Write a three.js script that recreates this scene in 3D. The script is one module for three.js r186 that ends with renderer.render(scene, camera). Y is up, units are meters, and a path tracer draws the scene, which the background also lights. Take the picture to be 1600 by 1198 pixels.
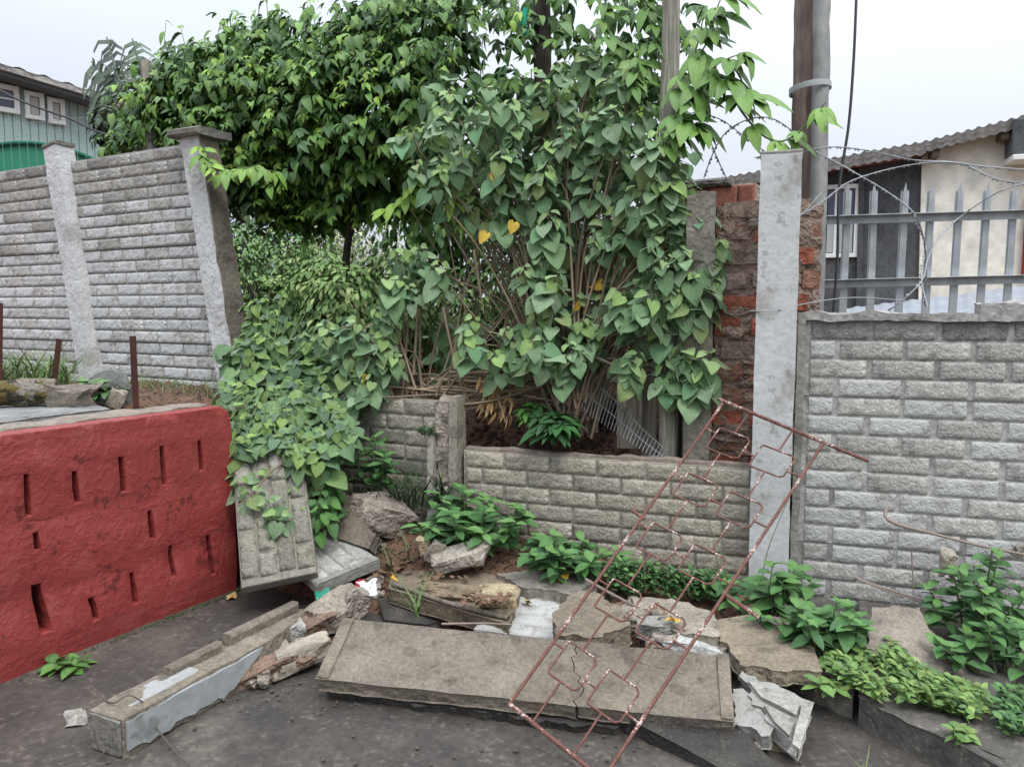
import * as THREE from 'three';
import { TessellateModifier } from 'three/addons/modifiers/TessellateModifier.js';
import { mergeGeometries, mergeVertices, toCreasedNormals } from 'three/addons/utils/BufferGeometryUtils.js';

// ------------------------------------------------------------------ camera, sky, sun, exposure
const scene = new THREE.Scene();
const camera = new THREE.PerspectiveCamera(53.06, 1024 / 766, 0.05, 600);
const PITCH = 0.0921, EYE = 1.5, FOC = 1200;
camera.position.set(0, EYE, 0);
camera.lookAt(0, EYE - Math.sin(PITCH), -Math.cos(PITCH));

const renderer = new THREE.WebGLRenderer({ antialias: true });
renderer.toneMapping = THREE.LinearToneMapping;
renderer.toneMappingExposure = 1.26;
renderer.shadowMap.enabled = true;

const sunDir = new THREE.Vector3(0.22, 0.86, 0.46).normalize();
const sun = new THREE.DirectionalLight(new THREE.Color(1.0, 0.965, 0.91), 1.5);
sun.position.copy(sunDir).multiplyScalar(30);
sun.castShadow = true;
sun.shadow.radius = 45;
sun.shadow.mapSize.set(2048, 2048);
Object.assign(sun.shadow.camera, { left: -10, right: 10, top: 10, bottom: -10, near: 1, far: 70 });
scene.add(sun); scene.add(sun.target);

// ------------------------------------------------------------------ seeded random and tiling noise
function rng(seed) {
  let a = seed >>> 0;
  return () => { a = (a + 0x6D2B79F5) | 0; let t = Math.imul(a ^ (a >>> 15), 1 | a); t = (t + Math.imul(t ^ (t >>> 7), 61 | t)) ^ t; return ((t ^ (t >>> 14)) >>> 0) / 4294967296; };
}
const hash3 = (x, y, z) => { let h = Math.imul(x | 0, 374761393) ^ Math.imul(y | 0, 668265263) ^ Math.imul(z | 0, 2147483647 - 58331); h = Math.imul(h ^ (h >>> 13), 1274126177); h ^= h >>> 16; return (h >>> 0) / 4294967296; };
const sm = (t) => t * t * (3 - 2 * t);
const mod = (a, n) => ((a % n) + n) % n;
function tn(x, y, p, s) {   // periodic value noise, period p cells
  const xi = Math.floor(x), yi = Math.floor(y), fx = sm(x - xi), fy = sm(y - yi);
  const x0 = mod(xi, p), x1 = mod(xi + 1, p), y0 = mod(yi, p), y1 = mod(yi + 1, p);
  const a = hash3(x0, y0, s), b = hash3(x1, y0, s), c = hash3(x0, y1, s), d = hash3(x1, y1, s);
  return a + (b - a) * fx + (c - a) * fy + (a - b - c + d) * fx * fy;
}
function fbm(u, v, p, oct, s) { let r = 0, a = 0.5, t = 0; for (let i = 0; i < oct; i++) { r += a * tn(u * p, v * p, p, s + i * 17); t += a; a *= 0.55; p *= 2; } return r / t; }
function n3(x, y, z, s) {
  const xi = Math.floor(x), yi = Math.floor(y), zi = Math.floor(z), fx = sm(x - xi), fy = sm(y - yi), fz = sm(z - zi);
  const h = (i, j, k) => hash3(xi + i + s * 71, yi + j + s * 13, zi + k);
  const l = (a, b, t) => a + (b - a) * t;
  return l(l(l(h(0, 0, 0), h(1, 0, 0), fx), l(h(0, 1, 0), h(1, 1, 0), fx), fy), l(l(h(0, 0, 1), h(1, 0, 1), fx), l(h(0, 1, 1), h(1, 1, 1), fx), fy), fz);
}

// overcast sky: darker towards the horizon (the standard overcast distribution), faint broken cloud
{
  const W = 512, H = 256, data = new Float32Array(W * H * 4);
  for (let j = 0; j < H; j++) for (let i = 0; i < W; i++) {
    const v = (j + 0.5) / H, el = (v - 0.5) * Math.PI;          // row 0 is the bottom
    const s = Math.max(0, Math.sin(el));
    const u = i / W;
    const cl = fbm(u, v * 0.5, 6, 5, 78) - 0.5;
    const k = (0.585 + 1.75 * Math.pow(s, 1.65)) * (1 + 0.42 * cl * (1 - 0.6 * s));
    const o = (j * W + i) * 4, w = 0.5 + cl;
    data[o] = k * (0.865 + 0.07 * w); data[o + 1] = k * (0.955 + 0.03 * w); data[o + 2] = k * (1.09 - 0.02 * w); data[o + 3] = 1;
    if (el < 0) { data[o] = 0.16; data[o + 1] = 0.15; data[o + 2] = 0.13; }
  }
  const t = new THREE.DataTexture(data, W, H, THREE.RGBAFormat, THREE.FloatType);
  t.mapping = THREE.EquirectangularReflectionMapping; t.magFilter = THREE.LinearFilter; t.minFilter = THREE.LinearFilter;
  t.wrapS = THREE.RepeatWrapping; t.needsUpdate = true;
  scene.background = t; scene.environment = t;
}

// ------------------------------------------------------------------ measuring helpers: where a sight line meets a depth, a level or an upright plane
const V3 = (x, y, z) => new THREE.Vector3(x, y, z);
const cp = Math.cos(PITCH), sp = Math.sin(PITCH);
function ray(px, py) { const x = (px - 800) / FOC, y = (599 - py) / FOC; return V3(x, y * cp - sp, -y * sp - cp); }
const at = (px, py, d) => ray(px, py).multiplyScalar(d).add(V3(0, EYE, 0));
const lvl = (px, py, h = 0) => { const r = ray(px, py); return r.multiplyScalar((h - EYE) / r.y).add(V3(0, EYE, 0)); };
function onPlane(px, py, A, B) { const r = ray(px, py), nx = -(B.z - A.z), nz = B.x - A.x; const t = (A.x * nx + A.z * nz) / (r.x * nx + r.z * nz); return r.multiplyScalar(t).add(V3(0, EYE, 0)); }

// ------------------------------------------------------------------ names, things and parts
const taken = {};
function numbered(name) { const k = taken[name] = (taken[name] ?? -1) + 1; return k ? name + '_' + String(k).padStart(3, '0') : name; }
function thing(name, label, category, pos, group) {
  const g = new THREE.Group(); g.name = numbered(name); g.userData = { label, category, kind: 'thing' }; if (group) g.userData.group = group;
  if (pos) g.position.copy(pos); scene.add(g); return g;
}
function part(parent, name, geo, mat) { const m = new THREE.Mesh(geo, mat); m.name = name; parent.add(m); return m; }
function single(name, label, category, geo, mat, group) {
  const m = new THREE.Mesh(geo, mat); m.name = numbered(name); m.userData = { label, category, kind: 'thing' }; if (group) m.userData.group = group; scene.add(m); return m;
}
function structure(name, geo, mat) { const m = new THREE.Mesh(geo, mat); m.name = numbered(name); m.userData = { kind: 'structure' }; scene.add(m); return m; }

// ------------------------------------------------------------------ textures
function makeTex(size, fn, srgb = true) {
  const d = new Uint8Array(size * size * 4);
  for (let j = 0; j < size; j++) for (let i = 0; i < size; i++) {
    const c = fn(i / size, j / size), o = (j * size + i) * 4;
    if (typeof c === 'number') { d[o] = d[o + 1] = d[o + 2] = Math.max(0, Math.min(255, c * 255)); }
    else for (let k = 0; k < 3; k++) d[o + k] = Math.max(0, Math.min(255, c[k] * 255));
    d[o + 3] = 255;
  }
  const t = new THREE.DataTexture(d, size, size, THREE.RGBAFormat);
  t.wrapS = t.wrapT = THREE.RepeatWrapping; t.magFilter = THREE.LinearFilter; t.minFilter = THREE.LinearMipmapLinearFilter; t.generateMipmaps = true;
  if (srgb) t.colorSpace = THREE.SRGBColorSpace; t.needsUpdate = true; return t;
}
const clamp = (x, a = 0, b = 1) => Math.max(a, Math.min(b, x));
const step = (a, b, x) => sm(clamp((x - a) / (b - a)));
const mix3 = (a, b, t) => [a[0] + (b[0] - a[0]) * t, a[1] + (b[1] - a[1]) * t, a[2] + (b[2] - a[2]) * t];
const T = {};
// neutral mottled cement (multiplies the material colour)
T.cement = makeTex(1024, (u, v) => { const a = fbm(u, v, 4, 6, 3), b = fbm(u, v, 64, 3, 9), c = fbm(u, v, 9, 5, 21); const g = 0.86 + 0.36 * (a - 0.5) + 0.3 * (b - 0.5) - 0.13 * step(0.56, 0.74, c); return [g, g * 0.985, g * 0.96]; });
// painted cement with bare and sooty patches
T.painted = makeTex(1024, (u, v) => { const a = fbm(u, v, 5, 6, 31), b = fbm(u, v, 48, 4, 35), c = fbm(u, v, 12, 5, 37); let k = [0.95, 0.95, 0.945]; k = mix3(k, [0.78, 0.765, 0.74], step(0.45, 0.66, a * 0.6 + b * 0.4)); k = mix3(k, [0.60, 0.59, 0.57], 0.5 * step(0.60, 0.74, c * 0.5 + b * 0.5)); const g = 0.9 + 0.2 * b; return [k[0] * g, k[1] * g, k[2] * g]; });
// dark wet yard concrete with lichen and grit
T.yard = makeTex(1024, (u, v) => { const a = fbm(u, v, 3, 6, 41), b = fbm(u, v, 90, 3, 43), c = fbm(u, v, 7, 5, 45), e = fbm(u, v, 24, 4, 47); let k = mix3([0.37, 0.355, 0.34], [0.52, 0.495, 0.465], step(0.35, 0.68, a)); k = mix3(k, [0.28, 0.27, 0.265], 0.6 * step(0.48, 0.68, c)); k = mix3(k, [0.66, 0.64, 0.57], 0.3 * step(0.60, 0.70, e * 0.4 + b * 0.6)); const g = 0.82 + 0.36 * b; return [k[0] * g, k[1] * g, k[2] * g]; });
T.soil = makeTex(512, (u, v) => { const a = fbm(u, v, 6, 6, 51), b = fbm(u, v, 40, 4, 53); let k = mix3([0.34, 0.25, 0.20], [0.62, 0.49, 0.40], a * 0.5 + b * 0.5); k = mix3(k, [0.2, 0.145, 0.115], step(0.55, 0.7, b)); return k; });
T.rough = makeTex(512, (u, v) => { const a = fbm(u, v, 12, 6, 61); return Math.abs(a - 0.5) * 1.6 + 0.4 * fbm(u, v, 50, 3, 63); }, false);
T.fine = makeTex(512, (u, v) => fbm(u, v, 40, 4, 71), false);
T.stucco = makeTex(1024, (u, v) => { const a = fbm(u, v, 26, 4, 81), b = fbm(u, v, 7, 3, 83); return 0.25 * b + 0.75 * Math.pow(1 - Math.abs(a - 0.5) * 2, 3); }, false);
T.red = makeTex(1024, (u, v) => { const a = fbm(u, v, 6, 6, 91), b = fbm(u, v, 50, 3, 93); const e = fbm(u, v, 14, 5, 95); let k = mix3([0.84, 0.80, 0.80], [1, 1, 1], a * 0.6 + b * 0.4); k = mix3(k, [1.0, 1.25, 1.25], 0.35 * step(0.55, 0.68, e)); k = mix3(k, [0.58, 0.62, 0.62], 0.7 * step(0.60, 0.70, a * 0.4 + b * 0.3 + (1 - e) * 0.3)); return k; });
T.rust = makeTex(512, (u, v) => { const a = fbm(u, v, 14, 5, 101), b = fbm(u, v, 60, 3, 103); const cm = fbm(u, v, 3, 4, 105); let k = mix3([0.31, 0.20, 0.18], [0.55, 0.37, 0.31], a * 0.5 + b * 0.5); k = mix3(k, [0.80, 0.76, 0.74], 0.9 * step(0.535, 0.63, a * 0.25 + b * 0.35 + cm * 0.4)); return k; });
T.ironrust = makeTex(256, (u, v) => { const a = fbm(u, v, 8, 5, 107), b = fbm(u, v, 40, 3, 109); return mix3([0.25, 0.15, 0.13], [0.46, 0.28, 0.23], a * 0.6 + b * 0.4); });
T.wood = makeTex(512, (u, v) => { const a = fbm(u + 0.03 * fbm(u, v, 4, 3, 5), v * 0.06, 64, 4, 111), b = fbm(u, v, 6, 5, 113); const g = 0.62 + 0.55 * (a - 0.35) + 0.35 * (b - 0.5); return [g, g * 0.98, g * 0.95]; });
T.galv = makeTex(256, (u, v) => { const a = fbm(u, v, 14, 4, 121), g = 0.93 + 0.3 * (a - 0.5); return [g, g, g]; });
T.leaf = makeTex(256, (u, v) => { const s = Math.abs(u - 0.5) * 2; const mid = step(0.07, 0.0, s); const q = mod(v * 7 - s * 2.4, 1); const vein = step(0.10, 0.0, Math.min(q, 1 - q)) * 0.6; const n = fbm(u, v, 10, 4, 131); const g = 0.92 + 0.22 * (n - 0.5); const k = Math.max(mid, vein); return [g + 0.12 * k, g + 0.10 * k, g + 0.10 * k]; });
T.leafBump = makeTex(256, (u, v) => { const s = Math.abs(u - 0.5) * 2; const q = mod(v * 7 - s * 2.4, 1); return 0.75 - 0.6 * step(0.2, 0.0, Math.min(q, 1 - q)) - 0.5 * step(0.1, 0, s); }, false);
T.roof = makeTex(512, (u, v) => { const a = fbm(u, v, 8, 5, 141), b = fbm(u, v, 50, 3, 143); const g = 0.72 + 0.6 * (a - 0.5) + 0.3 * (b - 0.5); return [g, g * 0.98, g * 0.96]; });
T.moss = makeTex(512, (u, v) => { const a = fbm(u, v, 6, 5, 151), b = fbm(u, v, 40, 3, 153); let k = mix3([0.52, 0.50, 0.47], [0.68, 0.65, 0.61], b); k = mix3(k, [0.46, 0.40, 0.20], step(0.52, 0.62, a)); k = mix3(k, [0.26, 0.25, 0.2], step(0.6, 0.7, fbm(u, v, 10, 4, 157))); return k; });

const col = (r, g, b) => new THREE.Color().setRGB(r, g, b);
function mat(r, g, b, o = {}) { return new THREE.MeshStandardMaterial({ color: col(r, g, b), roughness: 0.92, side: THREE.DoubleSide, ...o }); }
const cem = (r, g, b, bump = 0.006, o = {}) => mat(r, g, b, { map: T.cement, bumpMap: T.rough, bumpScale: bump, ...o });
const pnt = (r, g, b, bump = 0.005, o = {}) => mat(r, g, b, { map: T.painted, bumpMap: T.rough, bumpScale: bump, ...o });
const M = {
  yard: mat(0.50, 0.47, 0.44, { map: T.yard, bumpMap: T.rough, bumpScale: 0.006, roughness: 0.72 }),
  apron: mat(0.75, 0.74, 0.70, { map: T.yard, bumpMap: T.rough, bumpScale: 0.012, roughness: 0.9 }),
  soil: mat(0.82, 0.80, 0.77, { map: T.soil, bumpMap: T.rough, bumpScale: 0.03, roughness: 1 }),
  earth: mat(0.22, 0.26, 0.12, { map: T.soil, roughness: 1 }),
  postWhite: pnt(0.60, 0.605, 0.60, 0.003), postGrey: cem(0.36, 0.36, 0.33), postBrown: cem(0.27, 0.235, 0.20, 0.01), postDark: cem(0.24, 0.235, 0.21, 0.01),
  panelGap: cem(0.52, 0.52, 0.51), panelGapDark: cem(0.20, 0.195, 0.185), panelGapBeige: cem(0.37, 0.355, 0.31),
  red: mat(0.35, 0.060, 0.052, { map: T.red, bumpMap: T.stucco, bumpScale: 0.0032, roughness: 0.42 }),
  redCap: cem(0.34, 0.29, 0.25), hollow: cem(0.30, 0.275, 0.25),
  slabBrown: cem(0.255, 0.222, 0.182, 0.01), slabGrey: cem(0.34, 0.32, 0.28, 0.008), slabDark: mat(0.34, 0.335, 0.32, { map: T.yard, bumpMap: T.rough, bumpScale: 0.01 }), slabPale: cem(0.44, 0.40, 0.34, 0.008),
  core: cem(0.43, 0.38, 0.33, 0.03), coreRed: cem(0.32, 0.215, 0.165, 0.03), stoneGrey: cem(0.40, 0.40, 0.385, 0.02),
  paintedSide: pnt(0.33, 0.35, 0.35, 0.008),
  brickRed: mat(0.46, 0.15, 0.09, { map: T.cement, bumpMap: T.rough, bumpScale: 0.02 }), brickDull: mat(0.34, 0.18, 0.13, { map: T.cement, bumpMap: T.rough, bumpScale: 0.02 }), brickGrey: mat(0.38, 0.29, 0.24, { map: T.cement, bumpMap: T.rough, bumpScale: 0.02 }),
  mortar: mat(0.40, 0.30, 0.245, { map: T.cement, bumpMap: T.rough, bumpScale: 0.04 }),
  rust: mat(0.95, 0.92, 0.9, { map: T.rust, roughness: 0.75, bumpMap: T.fine, bumpScale: 0.002 }), ironRust: mat(0.62, 0.55, 0.55, { map: T.ironrust, roughness: 0.9 }),
  galv: mat(0.46, 0.49, 0.50, { map: T.galv, metalness: 0.35, roughness: 0.55 }), wire: mat(0.30, 0.31, 0.32, { metalness: 0.5, roughness: 0.5 }), cable: mat(0.03, 0.03, 0.035, { roughness: 0.6 }), darkWire: mat(0.10, 0.085, 0.075), meshWire: mat(0.26, 0.30, 0.30),
  timber: mat(0.56, 0.55, 0.46, { map: T.wood, bumpMap: T.wood, bumpScale: 0.004 }), pole: mat(0.42, 0.32, 0.28, { map: T.wood, bumpMap: T.wood, bumpScale: 0.004 }), plank: mat(0.42, 0.39, 0.32, { map: T.wood, bumpMap: T.wood, bumpScale: 0.006 }), pipe: mat(0.30, 0.295, 0.28, { map: T.galv, roughness: 0.6, metalness: 0.2 }), stem: mat(0.21, 0.16, 0.11, { roughness: 0.95 }), stemGreen: mat(0.12, 0.17, 0.06), dry: mat(0.36, 0.27, 0.19), trunkDark: mat(0.10, 0.08, 0.065, { map: T.wood }),
  teal: mat(0.36, 0.47, 0.45, { roughness: 0.7 }), white: mat(0.78, 0.78, 0.76, { roughness: 0.6 }), pinkWall: mat(0.60, 0.55, 0.54), glassDark: mat(0.07, 0.07, 0.13, { roughness: 0.08 }), glassPale: mat(0.42, 0.44, 0.45, { roughness: 0.1 }), curtain: mat(0.5, 0.49, 0.47),
  greyWall: mat(0.115, 0.126, 0.138, { map: T.cement, roughness: 0.85 }), cream: mat(0.95, 0.92, 0.80, { map: T.galv }), roofTile: mat(0.31, 0.29, 0.275, { map: T.roof, bumpMap: T.rough, bumpScale: 0.02 }), roofPale: mat(0.62, 0.62, 0.61, { map: T.roof }), fascia: mat(0.34, 0.12, 0.075), purlin: mat(0.17, 0.13, 0.10), sheet: mat(0.30, 0.32, 0.35, { map: T.galv, metalness: 0.2, roughness: 0.5 }), redPaint: mat(0.30, 0.03, 0.03), canopy: mat(0.02, 0.22, 0.12, { roughness: 0.6 }),
  houseBrick: mat(0.40, 0.15, 0.11, { map: T.cement }), moss: mat(0.62, 0.60, 0.56, { map: T.moss, bumpMap: T.rough, bumpScale: 0.02 }), slabCement: cem(0.33, 0.34, 0.345, 0.004), greenSheet: mat(0.02, 0.25, 0.17, { roughness: 0.5 }), paper: mat(0.62, 0.62, 0.61), orange: mat(0.42, 0.14, 0.06), strap: mat(0.36, 0.37, 0.36, { roughness: 0.6 }), yellowStone: mat(0.50, 0.42, 0.28, { map: T.cement, bumpMap: T.rough, bumpScale: 0.02 }), dryLeaf: mat(0.17, 0.10, 0.06), yellowLeaf: mat(0.62, 0.36, 0.03), clothRed: mat(0.3, 0.02, 0.03),
};

// ------------------------------------------------------------------ geometry helpers
function boxUV(g, s = 1, off = 0) {   // uv in metres by the way each face points
  if (g.index) g = g.toNonIndexed();
  g.computeVertexNormals();
  const p = g.attributes.position, n = p.count, uv = new Float32Array(n * 2);
  const a = V3(), b = V3(), c = V3();
  for (let i = 0; i < n; i += 3) {
    a.fromBufferAttribute(p, i); b.fromBufferAttribute(p, i + 1); c.fromBufferAttribute(p, i + 2);
    const q = b.clone().sub(a).cross(c.clone().sub(a)); const x = Math.abs(q.x), y = Math.abs(q.y), z = Math.abs(q.z);
    [a, b, c].forEach((w, k) => { const uvw = x >= y && x >= z ? [w.z, w.y] : y >= z ? [w.x, w.z] : [w.x, w.y]; uv[(i + k) * 2] = uvw[0] * s + off; uv[(i + k) * 2 + 1] = uvw[1] * s + off * 0.7; });
  }
  g.setAttribute('uv', new THREE.BufferAttribute(uv, 2)); return g;
}
function roughen(g, amp, freq, seed = 0, keepY = false) {
  const p = g.attributes.position;
  for (let i = 0; i < p.count; i++) {
    const x = p.getX(i), y = p.getY(i), z = p.getZ(i), f = (k) => (n3(x * freq, y * freq, z * freq, seed + k) - 0.5) * 2 * amp + (n3(x * freq * 3, y * freq * 3, z * freq * 3, seed + k + 5) - 0.5) * amp;
    p.setXYZ(i, x + f(1), keepY ? y : y + f(2), z + f(3));
  }
  g.computeVertexNormals(); return g;
}
const crease = (g, a = 0.6) => toCreasedNormals(g, a);
// a box with chamfered edges, corner at its centre
function block(w, h, d, ch = 0.006, off = 0, rough = 0, seed = 1) {
  const s = new THREE.Shape(); const a = w / 2 - ch, b = h / 2 - ch;
  s.moveTo(-a, -b); s.lineTo(a, -b); s.lineTo(a, b); s.lineTo(-a, b); s.closePath();
  let g = new THREE.ExtrudeGeometry(s, { depth: d - 2 * ch, bevelEnabled: true, bevelThickness: ch, bevelSize: ch, bevelSegments: 1, steps: rough ? 4 : 1 });
  g.translate(0, 0, -(d - 2 * ch) / 2);
  if (rough) roughen(g, rough, 9, seed);
  return boxUV(g, 1, off);
}
// an upright member from y=0 to h made of rings, so that it can be worn and uneven
function shaft(w, d, h, o = {}) {
  const g = new THREE.BoxGeometry(w, h, d, o.nx ?? 4, o.ny ?? 24, o.nz ?? 3); g.translate(0, h / 2, 0);
  if (o.groove) { const p = g.attributes.position; for (let i = 0; i < p.count; i++) if (p.getZ(i) > d / 2 - 1e-4 && Math.abs(p.getX(i)) < w * 0.3) p.setZ(i, p.getZ(i) - o.groove); }
  let q = mergeVertices(new THREE.BufferGeometry().setAttribute('position', g.toNonIndexed().attributes.position), 1e-4);
  if (o.rough) roughen(q, o.rough, o.freq ?? 7, o.seed ?? 1);
  if (o.breakTop) { const p = q.attributes.position; for (let i = 0; i < p.count; i++) if (p.getY(i) > h * 0.9) p.setY(i, p.getY(i) - o.breakTop * n3(p.getX(i) * 18, p.getZ(i) * 18, 3, o.seed ?? 1)); }
  return crease(boxUV(q, 1, (o.seed ?? 0) * 0.37), 0.5);
}
function tube(pts, r, seg = 24, rs = 6, closed = false) {
  const c = new THREE.CatmullRomCurve3(pts, closed, 'centripetal'); const g = new THREE.TubeGeometry(c, seg, r, rs, closed);
  const uv = g.attributes.uv, L = c.getLength(); for (let i = 0; i < uv.count; i++) uv.setXY(i, uv.getX(i) * L * 2.3, uv.getY(i) * r * 6);
  return g;
}
function taperTube(pts, r0, r1, seg = 16, rs = 6) {
  const c = new THREE.CatmullRomCurve3(pts, false, 'centripetal'), g = new THREE.TubeGeometry(c, seg, 1, rs, false), p = g.attributes.position;
  for (let i = 0; i <= seg; i++) { const m = c.getPointAt(i / seg), r = r0 + (r1 - r0) * i / seg; for (let j = 0; j <= rs; j++) { const k = i * (rs + 1) + j; p.setXYZ(k, m.x + (p.getX(k) - m.x) * r, m.y + (p.getY(k) - m.y) * r, m.z + (p.getZ(k) - m.z) * r); } }
  const uv = g.attributes.uv, L = c.getLength(); for (let i = 0; i < uv.count; i++) uv.setXY(i, uv.getY(i) * 0.4, uv.getX(i) * L);
  g.computeVertexNormals(); return g;
}
const bar = (a, b, r, rs = 6) => { const g = new THREE.CylinderGeometry(r, r, a.distanceTo(b), rs, 6); const uv = g.attributes.uv, L = a.distanceTo(b); for (let i = 0; i < uv.count; i++) uv.setXY(i, uv.getX(i) * 0.12, uv.getY(i) * L * 2.3 + a.x * 7 + a.y * 3); g.applyQuaternion(new THREE.Quaternion().setFromUnitVectors(V3(0, 1, 0), b.clone().sub(a).normalize())); g.translate((a.x + b.x) / 2, (a.y + b.y) / 2, (a.z + b.z) / 2); return g; };
const joined = (list) => mergeGeometries(list.map((g) => { const q = g.index ? g.toNonIndexed() : g; for (const k of Object.keys(q.attributes)) if (!['position', 'normal', 'uv'].includes(k)) q.deleteAttribute(k); return q; }));
// a lump of broken masonry
function lump(sx, sy, sz, seed, amp = 0.22, detail = 2) {
  let g = new THREE.BoxGeometry(1, 1, 1, detail + 2, detail + 2, detail + 2);
  g = mergeVertices(new THREE.BufferGeometry().setAttribute('position', g.toNonIndexed().attributes.position), 1e-4);
  const p = g.attributes.position;
  for (let i = 0; i < p.count; i++) {
    const v = V3(p.getX(i), p.getY(i), p.getZ(i)), r = v.length(); v.multiplyScalar(0.62 + 0.38 * 0.62 / Math.max(r, 0.4));
    const f = (k, q) => (n3(v.x * q, v.y * q, v.z * q, seed + k) - 0.5) * 2;
    p.setXYZ(i, (v.x + f(1, 2) * amp + f(4, 6) * amp * 0.35) * sx, (v.y + f(2, 2) * amp + f(5, 6) * amp * 0.35) * sy, (v.z + f(3, 2) * amp + f(6, 6) * amp * 0.35) * sz);
  }
  return crease(boxUV(g, 1.3, seed * 0.21), 0.35);
}
// a slab whose upper face has the given corners (world points, roughly in one plane); the edges listed in `broken` are jagged
function slabMesh(parent, name, corners, thick, material, o = {}) {
  const n = corners.length, c = V3(); corners.forEach((p) => c.add(p)); c.multiplyScalar(1 / n);
  const nor = V3(); for (let i = 0; i < n; i++) { const a = corners[i].clone().sub(c), b = corners[(i + 1) % n].clone().sub(c); nor.add(a.cross(b)); } nor.normalize();
  if (nor.dot(o.up ?? V3(0, 1, 0.15)) < 0) nor.negate();
  const ex = corners[o.axis ? o.axis[1] : 1].clone().sub(corners[o.axis ? o.axis[0] : 0]); ex.addScaledVector(nor, -ex.dot(nor)).normalize(); const ey = nor.clone().cross(ex);
  const flat = corners.map((p) => { const q = p.clone().sub(c); return new THREE.Vector2(q.dot(ex), q.dot(ey)); });
  const R = rng(o.seed ?? 11), pts = [];
  for (let i = 0; i < n; i++) {
    const a = flat[i], b = flat[(i + 1) % n]; pts.push(a.clone());
    const jag = o.broken === 'all' || (o.broken && o.broken.includes(i)); const L = a.distanceTo(b), k = Math.max(1, Math.round(L / (jag ? 0.025 : 0.09)));
    const dx = (b.y - a.y) / L, dy = -(b.x - a.x) / L;
    for (let s = 1; s < k; s++) { const t = s / k, j = jag ? (R() - 0.5) * (o.jag ?? 0.022) + Math.sin(t * 9 + i) * (o.jag ?? 0.022) * 0.4 : (R() - 0.5) * 0.004; pts.push(new THREE.Vector2(a.x + (b.x - a.x) * t + dx * j, a.y + (b.y - a.y) * t + dy * j)); }
  }
  if (THREE.ShapeUtils.area(pts) < 0) pts.reverse();
  let g = new THREE.ExtrudeGeometry(new THREE.Shape(pts), { depth: thick, bevelEnabled: true, bevelThickness: 0.004, bevelSize: -0.004, bevelSegments: 1, steps: 3 });
  g.translate(0, 0, -thick); g = new TessellateModifier(0.06, 6).modify(g);
  const p = g.attributes.position, rg = o.rough ?? 0.006;
  for (let i = 0; i < p.count; i++) { const x = p.getX(i), y = p.getY(i), z = p.getZ(i), f = (k) => (n3(x * 28, y * 28, z * 40, k + (o.seed ?? 1)) - 0.5) * 2 * rg; const deep = clamp(-z / thick * 2); p.setXYZ(i, x + f(1) * deep, y + f(2) * deep, z + f(3) * (z > -0.006 ? 0.45 : 1) + (z > -0.006 ? (n3(x * 7, y * 7, 1, 8) - 0.5) * rg : 0)); }
  g = crease(boxUV(g, o.uv ?? 1.7, (o.seed ?? 1) * 0.31), 0.5);
  const m = part(parent, name, g, material);
  m.applyMatrix4(new THREE.Matrix4().makeBasis(ex, ey, nor).setPosition(c)); m.userData.frame = null; delete m.userData.frame;
  return { mesh: m, ex, ey, nor, c };
}

// ------------------------------------------------------------------ the setting: yard, apron, raised ground
const R0 = V3(1.31, 0, -3.76), R1 = V3(2.354, 0, -3.41), MP = V3(-0.32, 0, -4.35), LE = V3(-1.93, 0, -5.48), LM = V3(-3.34, 0, -6.22);
const RWa = V3(-1.50, 0, -4.06), RWb = V3(-2.07, 0, -3.0);      // far and near points on the foot of the red wall

{
  const g = new THREE.PlaneGeometry(600, 600, 1, 1); g.rotateX(-Math.PI / 2); g.translate(0, -0.06, 0);
  structure('ground', boxUV(g), M.earth);
  // yard slab with slight unevenness
  const y = new THREE.PlaneGeometry(14, 10, 140, 100); y.rotateX(-Math.PI / 2); y.translate(1, 0, -0.6);
  const p = y.attributes.position;
  for (let i = 0; i < p.count; i++) { const x = p.getX(i), z = p.getZ(i); p.setY(i, 0.014 * (n3(x * 2.2, z * 2.2, 1, 4) - 0.5) + 0.006 * (n3(x * 9, z * 9, 2, 5) - 0.5)); }
  const q = mergeVertices(y); const uv = new Float32Array(q.attributes.position.count * 2);
  for (let i = 0; i < uv.length / 2; i++) { uv[i * 2] = q.attributes.position.getX(i) * 0.62; uv[i * 2 + 1] = q.attributes.position.getZ(i) * 0.62; }
  q.setAttribute('uv', new THREE.BufferAttribute(uv, 2)); q.computeVertexNormals();
  structure('concrete_yard', q, M.yard);
}
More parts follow.
